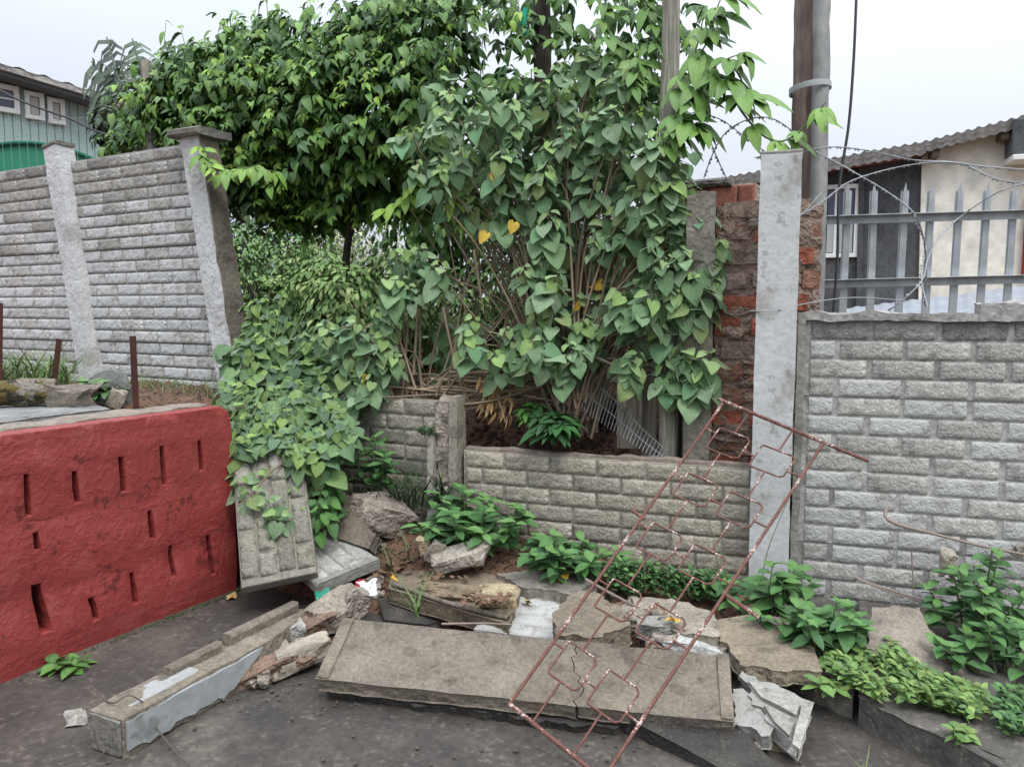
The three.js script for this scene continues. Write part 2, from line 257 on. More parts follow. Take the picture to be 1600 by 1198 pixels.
// raised ground behind the walls: follows the back of each wall
{
  const edge = [[60, 14], [12, -0.35], [1.33, -3.86], [-0.32, -4.45], [-1.5, -5.0], [-1.62, -4.15], [-2.24, -3.05], [-4.3, 0.5], [-60, 60]];
  const zb = (x) => { for (let i = 0; i < edge.length - 1; i++) { const [a, za] = edge[i], [b, z2] = edge[i + 1]; if (x <= a && x >= b) return za + (z2 - za) * (a - x) / (a - b); } return 0; };
  const xs = []; for (let x = -60; x < -6; x += 4) xs.push(x); for (let x = -6; x < 4; x += 0.05) xs.push(x); for (let x = 4; x <= 60; x += 4) xs.push(x);
  const ts = [-1, 0]; let t = 0; for (let i = 0; i < 46; i++) { t += 0.05 * Math.pow(1.075, i); ts.push(t); } ts.push(40, 90, 180);
  const hgt = (x, z, t) => {
    const left = step(-0.7, -1.6, x), mid = 0.64 + 0.30 * step(0.0, 1.1, t), rt = step(1.4, 2.2, x);
    let h = mid * (1 - left) + 0.95 * left; h = h * (1 - rt) + 0.55 * rt;
    return h + 0.07 * (n3(x * 3, z * 3, 0, 8) - 0.5) + 0.05 * (n3(x * 11, z * 11, 0, 9) - 0.5) * (t < 6 ? 1 : 0) + 0.03 * (n3(x * 30, z * 30, 0, 10) - 0.5) * (t < 3 ? 1 : 0);
  };
  const pos = [], uv = [], idx = [], W = ts.length;
  xs.forEach((x, i) => ts.forEach((tt, k) => { const z = zb(x) - Math.max(0, tt); pos.push(x, tt < 0 ? -0.1 : hgt(x, z, Math.max(0, tt)), z); uv.push(x * 1.2, z * 1.2 + (tt < 0 ? 0.8 : 0)); if (i && k) { const a = (i - 1) * W + k - 1, b = i * W + k - 1; idx.push(a, b, a + 1, b, b + 1, a + 1); } }));
  const g = new THREE.BufferGeometry(); g.setAttribute('position', new THREE.Float32BufferAttribute(pos, 3)); g.setAttribute('uv', new THREE.Float32BufferAttribute(uv, 2)); g.setIndex(idx); g.computeVertexNormals();
  structure('raised_ground', g, M.soil);
}
// soil and crumbled mortar heaped along the foot of the low walls
{
  const nx = 90, nz = 40, pos = [], uv = [], idx = [];
  for (let i = 0; i <= nx; i++) for (let k = 0; k <= nz; k++) {
    const x = -1.75 + 3.1 * i / nx, zb = x > -0.35 ? -4.34 + 0.36 * (x + 0.32) : -4.36 + 0.53 * (x + 0.37), t = k / nz, z = zb + 0.95 * t - 0.03;
    const top = 0.10 + 0.16 * step(1.2, -0.2, x), y = (top + 0.05 * (n3(x * 8, z * 8, 0, 3) - 0.5)) * step(1.0, 0.25, t) + 0.03 * (n3(x * 22, z * 22, 0, 4) - 0.5) * (1 - t) - 0.03 * t + 0.01;
    pos.push(x, y, z); uv.push(x * 1.3, z * 1.3); if (i && k) { const a = (i - 1) * (nz + 1) + k - 1, b = a + nz + 1; idx.push(a, a + 1, b, b, a + 1, b + 1); }
  }
  const g = new THREE.BufferGeometry(); g.setAttribute('position', new THREE.Float32BufferAttribute(pos, 3)); g.setAttribute('uv', new THREE.Float32BufferAttribute(uv, 2)); g.setIndex(idx); g.computeVertexNormals();
  structure('soil_bank', g, M.soil);
}
// low concrete apron at the foot of the right wall, in two pours
{
  const f = (pts, seed, nm) => { const s = slabMesh(scene, numbered(nm), pts, 0.17, M.apron, { seed, rough: 0.012, uv: 0.8 }); s.mesh.userData = { kind: 'structure' }; };
  f([lvl(1222, 1040, 0.1), lvl(1335, 1087, 0.1), onPlane(1335, 950, R0, R1).setY(0.1), onPlane(1222, 950, R0, R1).setY(0.1)], 5, 'concrete_apron');
  f([lvl(1342, 1093, 0.11), lvl(1600, 1215, 0.11), lvl(1900, 1340, 0.11), V3(4.2, 0.11, -2.8), onPlane(1342, 950, R0, R1).setY(0.11)], 6, 'concrete_apron');
}

// ------------------------------------------------------------------ precast brick-pattern panels
const brickCache = {};
function brickGeo(L, H, variant, proud) {
  const key = [L.toFixed(2), H.toFixed(3), variant, proud].join(); if (brickCache[key]) return brickCache[key];
  const nx = Math.max(3, Math.round(L / 0.024)), ny = 5, c = 0.0045, xs = [0, c], ys = [0, c];
  for (let i = 1; i < nx; i++) xs.push(c + (L - 2 * c) * i / nx); xs.push(L - c, L);
  for (let i = 1; i < ny - 1; i++) ys.push(c + (H - 2 * c) * i / (ny - 1)); ys.push(H - c, H);
  const pos = [], uv = [], idx = [], W = ys.length;
  xs.forEach((x, i) => ys.forEach((y, j) => {
    const e = i === 0 || j === 0 || i === xs.length - 1 || j === W - 1;
    const s = variant * 37.1, r = 1 - Math.abs(n3((x + y * 0.7) * 22 + s, (y - x * 0.25) * 46, s, 3) - 0.5) * 2, r2 = n3(x * 60 + s, y * 90, s, 4);
    const w = 0.0022 * (n3(x * 40 + s, y * 40, 1, 7) - 0.5);
    pos.push(x + w, y + w, e ? 0 : proud * (0.55 + 0.55 * r * r + 0.55 * r2)); uv.push(x * 2.6 + variant * 0.377, y * 2.6 + variant * 0.613);
    if (i && j) { const a = (i - 1) * W + j - 1, b = i * W + j - 1; idx.push(a, b, b + 1, a, b + 1, a + 1); }
  }));
  const g = new THREE.BufferGeometry(); g.setAttribute('position', new THREE.Float32BufferAttribute(pos, 3)); g.setAttribute('uv', new THREE.Float32BufferAttribute(uv, 2)); g.setIndex(idx);
  g.computeVertexNormals(); return brickCache[key] = g;
}
const ROW = 0.09, BR = 0.262;
// panel in its own frame: x along, y up, z out of the moulded face; thing > panel > brick
function makePanel(parent, L, rows, o) {
  const H = rows * ROW, th = o.thick ?? 0.045;
  const base = part(parent, 'panel', block(L, H + 0.004, th, 0.004, (o.seed ?? 1) * 0.43, 0), o.gap);
  const R = rng((o.seed ?? 1) * 977 + 3), m = o.margin ?? 0.012, x0 = -L / 2 + m, x1 = L / 2 - m;
  for (let r = 0; r < rows; r++) {
    const sh = (o.lean ?? 0) * (r * ROW);
    const BL = o.br ?? BR; let x = x0 - sh - (((r + (o.odd ?? 0)) % 2) ? BL / 2 : 0) - (o.start ?? 0);
    for (; x < x1; x += BL) {
      const vj = o.vjoint ?? 0.010, a = Math.max(x + vj / 2, x0), b = Math.min(x + BL - vj / 2, x1); if (b - a < 0.035) continue;
      if (o.skip && o.skip(r, (a + b) / 2)) continue;
      const pick = o.mats(r, (a + b) / 2, R());
      const br = part(base, 'brick', brickGeo(Math.round((b - a) * 100) / 100, ROW - (o.joint ?? 0.009), Math.floor(R() * 6), o.proud ?? 0.0095), pick);
      br.position.set(a, -H / 2 + r * ROW + (o.joint ?? 0.009) / 2, th / 2 - 0.002);
    }
  }
  return base;
}
function wallFrame(A, B, name, label, category, y = 0, group) {
  const g = thing(name, label, category, V3(A.x, y, A.z), group); g.rotation.y = Math.atan2(-(B.z - A.z), B.x - A.x); return g;
}
const dist = (A, B) => Math.hypot(B.x - A.x, B.z - A.z);
const bw = [pnt(0.53, 0.525, 0.51, 0.007), pnt(0.50, 0.495, 0.48, 0.007), pnt(0.55, 0.545, 0.53, 0.007), cem(0.59, 0.585, 0.565, 0.007), cem(0.63, 0.625, 0.605, 0.007)];
const bd = [cem(0.37, 0.365, 0.355, 0.01), cem(0.31, 0.305, 0.295, 0.01), cem(0.43, 0.425, 0.415, 0.01)], mossA = [cem(0.36, 0.35, 0.30, 0.012), cem(0.44, 0.43, 0.38, 0.012), cem(0.31, 0.30, 0.25, 0.012)], stumpM = cem(0.33, 0.33, 0.265), topGrey = cem(0.52, 0.515, 0.505, 0.01), fenceGap = cem(0.32, 0.315, 0.31), whiteBrick = pnt(0.50, 0.50, 0.48);
const bg = [cem(0.53, 0.495, 0.42, 0.008), cem(0.48, 0.45, 0.385, 0.008), cem(0.57, 0.535, 0.455, 0.008), cem(0.45, 0.425, 0.36, 0.008)];
const bl = [pnt(0.62, 0.62, 0.625, 0.01), pnt(0.57, 0.57, 0.575, 0.01), cem(0.70, 0.695, 0.69, 0.01), pnt(0.63, 0.63, 0.63, 0.01)];

// right wall: four panels, broken coping, pale post
{
  const L = dist(R0, R1) + 0.9, B = R0.clone().lerp(R1, L / dist(R0, R1));
  const w = wallFrame(R0, B, 'panel_wall', 'pale grey brick-pattern concrete panel wall right of the white post', 'wall');
  for (let k = 0; k < 4; k++) {
    const p = makePanel(w, L - 0.13, 4, { gap: M.panelGap, br: 0.285, seed: 21 + k, odd: k % 2, start: 0.02, margin: 0.03, proud: 0.0088, vjoint: 0.020, joint: 0.009, skip: (r, x) => k === 3 && r === 3 && x > 0.1 && x < 0.22, mats: (r, x, q) => k === 3 && r === 3 ? bd[q > 0.6 ? 1 : 0] : k === 3 && q < 0.5 ? bw[3] : bw[Math.floor(q * 4.99)] });
    p.position.set(L / 2 + 0.045, 0.02 + 0.18 + k * 0.36, 0.0 + (k % 2) * 0.004);
  }
  // crumbled coping along the top, in three lengths
  [[0.10, 0.83, 0.05, 3], [0.84, 1.56, 0.095, 7]].forEach(([a, b, h, s]) => { const g = new THREE.BoxGeometry(b - a, h, 0.11, 24, 3, 4); const m = mergeVertices(new THREE.BufferGeometry().setAttribute('position', g.toNonIndexed().attributes.position), 1e-4); const p = m.attributes.position; for (let i = 0; i < p.count; i++) if (p.getY(i) > h * 0.2) { const x = p.getX(i); p.setY(i, p.getY(i) - 0.03 * n3(x * 14, p.getZ(i) * 12, 0, s) - (s === 3 ? 0.03 * step(0.05, 0.3, x) : 0)); } roughen(m, 0.008, 16, s); const c = part(w, 'coping', crease(boxUV(m), 0.5), bd[2]); c.position.set((a + b) / 2, 1.462 + h / 2, 0); });
}
// white post between the low wall and the right wall
{
  const g = wallFrame(R0, R1, 'concrete_post', 'tall white painted concrete post joining low wall and right wall', 'post');
  const p = part(g, 'shaft', shaft(0.185, 0.15, 2.24, { rough: 0.005, freq: 6, seed: 4, ny: 40 }), M.postWhite); p.position.set(-0.02, 0, 0.03);
  const q = part(g, 'side_rib', shaft(0.035, 0.10, 1.5, { rough: 0.003, seed: 6 }), M.postGrey); q.position.set(0.098, 0, 0.02);
  const t = part(g, 'crumbled_top', block(0.194, 0.025, 0.148, 0.008, 0.2, 0.006, 5), cem(0.36, 0.35, 0.33)); t.position.set(-0.02, 2.245, 0.03);
}
// low wall in the middle: two panels
{
  const L = dist(MP, R0);
  const w = wallFrame(MP, R0, 'low_panel_wall', 'low beige brick-pattern panel wall holding back the bare soil bed', 'wall');
  for (let k = 0; k < 2; k++) makePanel(w, L - 0.15, 4, { gap: M.panelGapBeige, seed: 31 + k, odd: k % 2, start: 0.03, margin: 0.02, vjoint: 0.014, proud: 0.0105, mats: (r, x, q) => bg[Math.floor(q * 3.99)] }).position.set(L / 2 - 0.02, 0.18 + k * 0.36, 0);
  const tp = part(w, 'crumbled_edge', (() => { const g = new THREE.BoxGeometry(L - 0.16, 0.03, 0.07, 40, 1, 3); const m = mergeVertices(new THREE.BufferGeometry().setAttribute('position', g.toNonIndexed().attributes.position), 1e-4); roughen(m, 0.012, 14, 5); return crease(boxUV(m)); })(), M.redCap); tp.position.set(L / 2 - 0.02, 0.722, -0.02);
}
// lower part of the collapsed bay, left of the broken post
{
  const B = V3(-0.42, 0, -4.42), A = V3(-1.75, 0, -5.12), L = dist(A, B);
  const w = wallFrame(A, B, 'low_panel_wall', 'mossy stump of panel wall between the creeper and the broken post', 'wall');
  [[4, 0.18, 0], [4, 0.54, 1], [3, 0.855, 0]].forEach(([r, y, odd], k) => makePanel(w, L, r, { gap: M.panelGapBeige, seed: 41 + k, odd, start: 0.05, mats: (rr, x, q) => [bg[3], bg[1], stumpM, bg[0]][Math.floor(q * 3.99)] }).position.set(L / 2, y, 0));
}
// broken post: rough core between two flanges, white foot
{
  const g = wallFrame(V3(-0.37, 0, -4.37), R0, 'broken_post', 'broken concrete post with rough split face between the low walls', 'post');
  const core = part(g, 'core', shaft(0.085, 0.11, 1.06, { rough: 0.016, freq: 22, seed: 12, breakTop: 0.08, ny: 44 }), M.core); core.position.set(-0.005, 0, 0);
  const l = part(g, 'flange', shaft(0.035, 0.15, 0.92, { rough: 0.006, freq: 12, seed: 13, breakTop: 0.06 }), cem(0.52, 0.50, 0.45)); l.position.set(-0.075, 0, 0.01);
  const r = part(g, 'flange', shaft(0.05, 0.13, 1.03, { rough: 0.005, freq: 8, seed: 14 }), M.slabPale); r.position.set(0.066, 0, 0.01);
  const f = part(g, 'painted_face', shaft(0.11, 0.05, 0.52, { rough: 0.01, freq: 14, seed: 15, breakTop: 0.06 }), M.postWhite); f.position.set(-0.02, 0, 0.085);
}
// left fence: two bays that lean over to the left
const LEAN = 0.17, FY = 0.93;
{
  const ux = (LE.x - LM.x) / dist(LM, LE), uz = (LE.z - LM.z) / dist(LM, LE), LL = V3(LM.x - ux * 1.62, 0, LM.z - uz * 1.62);
  const fence = (A, B, label, seed, name) => {
    const L = dist(A, B), w = wallFrame(A, B, 'panel_fence', label, 'fence', FY);
    for (let k = 0; k < 5; k++) {
      const pn = makePanel(w, L + 0.1, 4, { gap: k === 4 ? fenceGap : fenceGap, seed: seed + k, odd: k % 2, start: 0.05, lean: LEAN, proud: 0.010, joint: 0.010, vjoint: 0.012, mats: (r, x, q) => { return k === 4 ? (r === 3 && q < 0.5 ? bd[0] : topGrey) : k === 3 && q < 0.25 ? topGrey : bl[Math.floor(q * 3.99)]; } });
      pn.position.set(L / 2 - LEAN * (k * 0.36 + 0.18), 0.18 + k * 0.36 - 0.02, (k % 2) * 0.01 - 0.005); pn.rotation.z = (hash3(k, seed, 3) - 0.5) * 0.012;
    }
    return w;
  };
  fence(LM, LE, 'leaning grey panel fence bay next to the vine and capped end post', 51);
  fence(LL, LM, 'leaning grey panel fence bay at the left edge behind rusty stubs', 61);
  const post = (A, label, h, w, cap) => {
    const g = wallFrame(A, A.clone().add(V3(ux, 0, uz)), 'fence_post', label, 'post', FY - 0.05);
    const sh = part(g, 'shaft', shaft(w, 0.15, h, { rough: 0.006, freq: 7, seed: cap ? 8 : 9, ny: 36 }), bl[0]); sh.position.z = 0.05; sh.rotation.z = LEAN * 0.98;
    if (cap) {
      const s = part(g, 'weathered_side', shaft(0.016, 0.158, h, { rough: 0.006, freq: 9, seed: 18, ny: 36 }), M.postBrown); s.position.set(w / 2 + 0.006, 0, 0.045); s.rotation.z = LEAN * 0.98;
      const c = part(g, 'cap', block(w + 0.14, 0.055, 0.30, 0.012, 0.4, 0.008, 3), M.postDark); c.position.set(-Math.tan(LEAN) * h * 0.97 , h * 0.985 + 0.02, 0.03);
    } else { const c = part(g, 'cap', block(w + 0.02, 0.03, 0.17, 0.008, 0.4, 0.004, 3), M.postDark); c.position.set(-Math.tan(LEAN) * h * 0.97, h * 0.985 + 0.01, 0.05); c.rotation.z = LEAN; }
  };
  post(LE, 'leaning end post of the left fence with a flat cap', 1.88, 0.185, true);
  post(LM, 'leaning grey post between the two left fence bays', 1.97, 0.17, false);
}

// ------------------------------------------------------------------ red retaining wall with weep slots
{
  const D = RWb.clone().sub(RWa).normalize(), L = 3.6, A = RWa.clone().addScaledVector(D, L);
  const w = wallFrame(A, RWa, 'red_wall', 'red painted rendered retaining wall with narrow weep slots', 'wall');
  const F = (px, py) => { const q = onPlane(px, py, RWa, RWb); return [q.clone().sub(A).setY(0).length(), q.y]; };
  const slots = [[[38, 740], [43, 806]], [[114, 737], [119, 786]], [[186, 714], [190, 768]], [[250, 697], [254, 758]], [[308, 688], [312, 735]], [[54, 832], [63, 906]], [[232, 798], [235, 842]], [[266, 850], [269, 900]], [[324, 836], [331, 898]], [[204, 894], [208, 942]], [[140, 934], [146, 968]], [[56, 912], [68, 988]]];
  const H = 1.01, sh = new THREE.Shape(); const R = rng(4);
  const out = [[0, -0.04], [L, -0.04], [L + 0.015, 0.45], [L - 0.01, 0.92], [L - 0.02, 0.97], [L - 0.07, H], [L * 0.6, H + 0.006], [L * 0.3, H - 0.004], [0, H]]; sh.setFromPoints(out.map(([x, y]) => new THREE.Vector2(x, y)));
  slots.forEach(([a, b], i) => { const [x0, y0] = F(a[0], a[1]), [x1, y1] = F(b[0], b[1]), wd = i === 11 ? 0.026 : 0.016; const h = new THREE.Path(); const pt = (x, y) => new THREE.Vector2(x + (R() - 0.5) * 0.006, y + (R() - 0.5) * 0.006); h.setFromPoints([pt(x0 - wd * 0.8, y0), pt(x0 + wd * 0.6, y0), pt((x0 + x1) / 2 + wd * 0.9, (y0 + y1) / 2), pt(x1 + wd, y1), pt(x1 - wd * 0.6, y1), pt((x0 + x1) / 2 - wd * 0.8, (y0 + y1) / 2)]); sh.holes.push(h); });
  // rendered face: cut on a fine grid so that the courses of the blocks show through as swells
  const face = new THREE.ExtrudeGeometry(sh, { depth: 0.07, bevelEnabled: true, bevelThickness: 0.012, bevelSize: 0.006, bevelOffset: -0.006, bevelSegments: 2 });
  let fine = new TessellateModifier(0.07, 9).modify(face); fine = mergeVertices(new THREE.BufferGeometry().setAttribute('position', fine.attributes.position), 1e-5);
  { const p = fine.attributes.position; for (let i = 0; i < p.count; i++) { const x = p.getX(i), y = p.getY(i), yy = y + 0.02 * (n3(x * 3, y * 3, 0, 4) - 0.5), sw = (c) => Math.max(0, 1 - Math.abs(yy - c) / 0.15); if (p.getZ(i) > 0.03) p.setZ(i, p.getZ(i) + 0.010 * (n3(x * 5, y * 7, 0, 6) - 0.5) + 0.003 * (n3(x * 16, y * 16, 0, 7) - 0.5) + 0.012 * Math.sqrt(sw(0.16)) + 0.012 * Math.sqrt(sw(0.48)) + 0.012 * Math.sqrt(sw(0.78)) + 0.01 * Math.sqrt(sw(0.98))); } }
  const f = part(w, 'rendered_face', crease(boxUV(fine, 0.9, 0.1), 0.9), M.red); f.position.z = -0.08;
  const back = part(w, 'block_core', block(L - 0.08, H - 0.02, 0.14, 0.01, 0.3), M.hollow); back.position.set(L / 2 - 0.03, H / 2 - 0.03, -0.235);
  const cap = part(w, 'bare_top', (() => { const g = new THREE.BoxGeometry(L - 0.05, 0.03, 0.2, 60, 1, 5); const m = mergeVertices(new THREE.BufferGeometry().setAttribute('position', g.toNonIndexed().attributes.position), 1e-4); roughen(m, 0.007, 10, 5); return crease(boxUV(m)); })(), M.redCap); cap.position.set(L / 2 - 0.06, H - 0.008, -0.165);
}
// cement slab on the raised ground behind the red wall
{
  const s = thing('cement_slab', 'flat grey cement slab behind the top of the red wall', 'slab');
  slabMesh(s, 'slab', [lvl(-260, 700, 1.0), lvl(-20, 664, 1.0), lvl(172, 640, 1.0), lvl(110, 622, 1.0), lvl(-140, 618, 1.0)], 0.08, M.slabCement, { seed: 4 });
}
// broken round-edged post lying on that slab
{
  const a = lvl(-70, 640, 1.0), b = lvl(88, 634, 1.0), c = thing('fallen_post', 'mossy broken concrete post lying on the grey slab behind red wall', 'rubble');
  const d = b.clone().sub(a), L = d.length(); const g = new THREE.CylinderGeometry(0.068, 0.075, L, 12, 20); const m = mergeVertices(new THREE.BufferGeometry().setAttribute('position', g.toNonIndexed().attributes.position), 1e-4); roughen(m, 0.012, 12, 4);
  const s = part(c, 'shaft', crease(boxUV(m, 2), 0.5), M.moss); s.position.copy(a.clone().lerp(b, 0.5)).add(V3(0, 0.08, 0)); s.quaternion.setFromUnitVectors(V3(0, 1, 0), d.clone().normalize());
  const e = part(c, 'broken_end', lump(0.22, 0.13, 0.16, 9, 0.2), M.postBrown); e.position.copy(b).add(V3(0.09, 0.05, 0));
}
// rusty stubs
[[212, 642, 530, 0.034, 0, 'straight rusty iron stub rising behind the red wall top', 4.36], [78, 604, 533, 0.034, 0.16, 'short leaning rusty stub in front of the left fence post', 4.9], [-3, 592, 478, 0.03, 0.06, 'rusty stub cut by the left edge of the view', 4.9]].forEach(([x, y0, y1, r, tilt, label, d]) => {
  const a = at(x, y0, d), b = at(x, y1, d), h = b.y - a.y + 0.12; const g = thing('rusty_stub', label, 'iron stub', V3(a.x, a.y - 0.1, a.z), 'rusty stubs of a cut fence');
  const s = part(g, 'angle_iron', joined([block(r, h, 0.006, 0.001).translate(0, h / 2, 0), block(0.006, h, r, 0.001).translate(-r / 2 + 0.003, h / 2, -r / 2 - 0.003)]), M.ironRust); g.rotation.z = -tilt; g.rotation.y = 0.3;
});

// ------------------------------------------------------------------ brick pillar, concrete post and poles behind the white post
{
  const d = 4.12, a = at(1112, 700, d), b = at(1266, 700, d), W = dist(a, b), y0 = 0.5, top = 2.05;
  const g = thing('brick_pillar', 'rough red brick pillar with smeared mortar behind the white post', 'pillar', V3(a.x, y0, a.z)); g.rotation.y = -0.12;
  const h = top - y0; const bk = part(g, 'mortar_bed', (() => { const q = new THREE.BoxGeometry(W, h, 0.22, 24, 48, 4); const m = mergeVertices(new THREE.BufferGeometry().setAttribute('position', q.toNonIndexed().attributes.position), 1e-4); roughen(m, 0.014, 20, 3); return crease(boxUV(m), 0.5); })(), M.mortar); bk.position.set(W / 2, h / 2, -0.11);
  const R = rng(55); let k = 0;
  for (let y = 0.03; y < h - 0.05; y += 0.122, k++) for (let x = (k % 2 ? -0.06 : 0.03); x < W - 0.05; x += 0.25) {
    const x0 = Math.max(0.004, x), x1 = Math.min(W - 0.004, x + 0.215 - R() * 0.03); if (x1 - x0 < 0.05) continue;
    const gb = mergeVertices(new THREE.BufferGeometry().setAttribute('position', new THREE.BoxGeometry(x1 - x0, 0.082, 0.06, 8, 4, 2).toNonIndexed().attributes.position), 1e-4); roughen(gb, 0.009, 18, k * 3 + Math.round(x * 40));
    const br = part(g, 'brick', crease(boxUV(gb, 1, k * 0.3), 0.5), [M.brickRed, M.brickDull, M.brickRed, M.brickGrey, M.brickDull][Math.floor(R() * 5)]); br.position.set((x0 + x1) / 2, y + 0.041 + (R() - 0.5) * 0.012, -0.022 + (R() - 0.5) * 0.012);
  }
  // smears of mortar squeezed over the bricks
  for (let i = 0; i < 26; i++) { const s = part(g, 'mortar_smear', lump(0.07 + R() * 0.09, 0.03 + R() * 0.03, 0.03, 100 + i, 0.3), M.mortar); s.position.set(0.03 + R() * (W - 0.06), 0.03 + R() * (h - 0.06), 0.002); s.rotation.z = (R() - 0.5) * 0.8; }
}
{
  const a = at(1088, 735, 4.08); const g = thing('concrete_post', 'dark weathered concrete post left of the brick pillar', 'post', V3(a.x, 0.45, a.z - 0.02)); g.rotation.y = -0.2;
  part(g, 'shaft', shaft(0.14, 0.13, 1.68, { rough: 0.007, freq: 9, seed: 23, breakTop: 0.05, ny: 40 }), cem(0.25, 0.24, 0.205, 0.012));
}
function polyPole(name, label, pts, r0, r1, m, seg = 30) { const g = taperTube(pts, r0, r1, seg, 12); roughen(g, 0.004, 9, 3); return single(name, label, 'pole', g, m); }
polyPole('timber_pole', 'tall grey timber pole standing at the right end of the shrub', [at(1044, 735, 4.15), at(1046, 400, 4.15), at(1046, 200, 4.15), at(1050, -60, 4.15)], 0.052, 0.05, M.timber);
polyPole('timber_pole', 'dark timber pole wrapped by vines in the middle of the shrub', [at(868, 640, 4.9), at(866, 400, 4.9), at(850, 150, 4.9), at(845, -60, 4.9)], 0.06, 0.055, M.trunkDark);
polyPole('timber_pole', 'pale timber pole poking out of the vine beside banana leaves', [at(236, 260, 6.5), at(232, 160, 6.5), at(226, 96, 6.5)], 0.055, 0.045, mat(0.5, 0.49, 0.44, { map: T.wood }));
polyPole('wooden_utility_pole', 'brown wooden utility pole behind the white post', [at(1256, 520, 4.45), at(1262, 250, 4.45), at(1266, 100, 4.45), at(1270, -60, 4.45)], 0.088, 0.098, M.pole);
polyPole('steel_pipe', 'grey steel pipe strapped to the wooden utility pole', [at(1274, 520, 4.3), at(1280, 250, 4.3), at(1284, 60, 4.3), at(1285, -60, 4.3)], 0.046, 0.046, M.pipe);
{
  const g = thing('pole_strap', 'pale metal strap tying steel pipe to wooden pole', 'strap'); const c = at(1266, 139, 4.38);
  const pts = []; for (let i = 0; i < 20; i++) { const a = i / 20 * Math.PI * 2; pts.push(V3(c.x + 0.118 * Math.cos(a), c.y + 0.02 * Math.cos(a), c.z + 0.13 * Math.sin(a))); } const q = new THREE.LatheGeometry([[1.03, -0.016], [1.03, 0.016], [1.0, 0.016], [1.0, -0.016], [1.03, -0.016]].map(([x, y]) => new THREE.Vector2(x, y)), 40); q.scale(0.106, 1, 0.14); q.rotateZ(0.06); q.translate(c.x, c.y, c.z); part(g, 'band', q, M.strap);
}
single('power_cable', 'thin black cable hanging down beside the steel pipe', 'cable', tube([at(1340, -40, 4.7), at(1334, 100, 4.7), at(1326, 200, 4.7), at(1312, 290, 4.7), at(1309, 400, 4.7), at(1302, 500, 4.7)], 0.009, 50, 6), M.cable);
single('rusty_pipe', 'thin orange rusty rod beside the grey timber pole', 'rod', tube([at(1033, 270, 4.05), at(1035, 330, 4.05), at(1036, 400, 4.05)], 0.007, 10, 6), M.orange);
// grey planks behind the soil bed
[[985, 560, 690, 40, 'left grey plank'], [1013, 570, 705, 22, 'narrow plank'], [1062, 560, 735, 16, 'dark plank']].forEach(([x, y0, y1, w, n], i) => {
  const d = 4.3, a = at(x, y1 + 10, d), b = at(x, y0, d), W = w / FOC * d; const g = shaft(W, 0.03, b.y - a.y, { rough: 0.004, freq: 8, seed: 30 + i }); const m = single('plank', ['wide grey upright plank behind the wire mesh scrap', 'narrow grey upright plank right of the wide plank', 'dark narrow plank between timber pole and concrete post'][i], 'plank', g, i === 2 ? M.trunkDark : M.plank, 'upright planks behind the soil bed'); m.position.copy(a); m.rotation.y = -0.3; m.rotation.z = [0.02, -0.02, 0][i];
});

// ------------------------------------------------------------------ things beyond the walls
function upright(A, B) {   // frame of an upright plane: local x from A to B, y up, z towards the viewer
  const ang = Math.atan2(-(B.z - A.z), B.x - A.x); const u = V3(Math.cos(ang), 0, -Math.sin(ang));
  return { ang, A, B, uv: (px, py) => { const q = onPlane(px, py, A, B); return [q.clone().sub(A).dot(u), q.y]; } };
}
const flatShape = (pts) => { const s = new THREE.Shape(pts.map(([x, y]) => new THREE.Vector2(x, y))); return s; };
const sheetOf = (pts, depth) => { const g = new THREE.ExtrudeGeometry(flatShape(pts), { depth, bevelEnabled: false }); g.translate(0, 0, -depth); return boxUV(g, 0.4); };
function corrugated(a, b, c, d, period, amp, nv = 2) {   // a-b front edge, d-c back edge; ridges run front to back
  const L = a.distanceTo(b), n = Math.round(L / period) * 6, pos = [], uv = [], idx = [];
  for (let i = 0; i <= n; i++) for (let k = 0; k <= nv; k++) { const t = i / n, s = k / nv; const p = a.clone().lerp(b, t).lerp(d.clone().lerp(c, t), s); p.y += amp * Math.cos(i / 6 * Math.PI * 2); pos.push(p.x, p.y, p.z); uv.push(t * L, s * 2); if (i && k) { const q = (i - 1) * (nv + 1) + k - 1, r = q + nv + 1; idx.push(q, r, q + 1, r, r + 1, q + 1); } }
  const g = new THREE.BufferGeometry(); g.setAttribute('position', new THREE.Float32BufferAttribute(pos, 3)); g.setAttribute('uv', new THREE.Float32BufferAttribute(uv, 2)); g.setIndex(idx); g.computeVertexNormals(); return g;
}
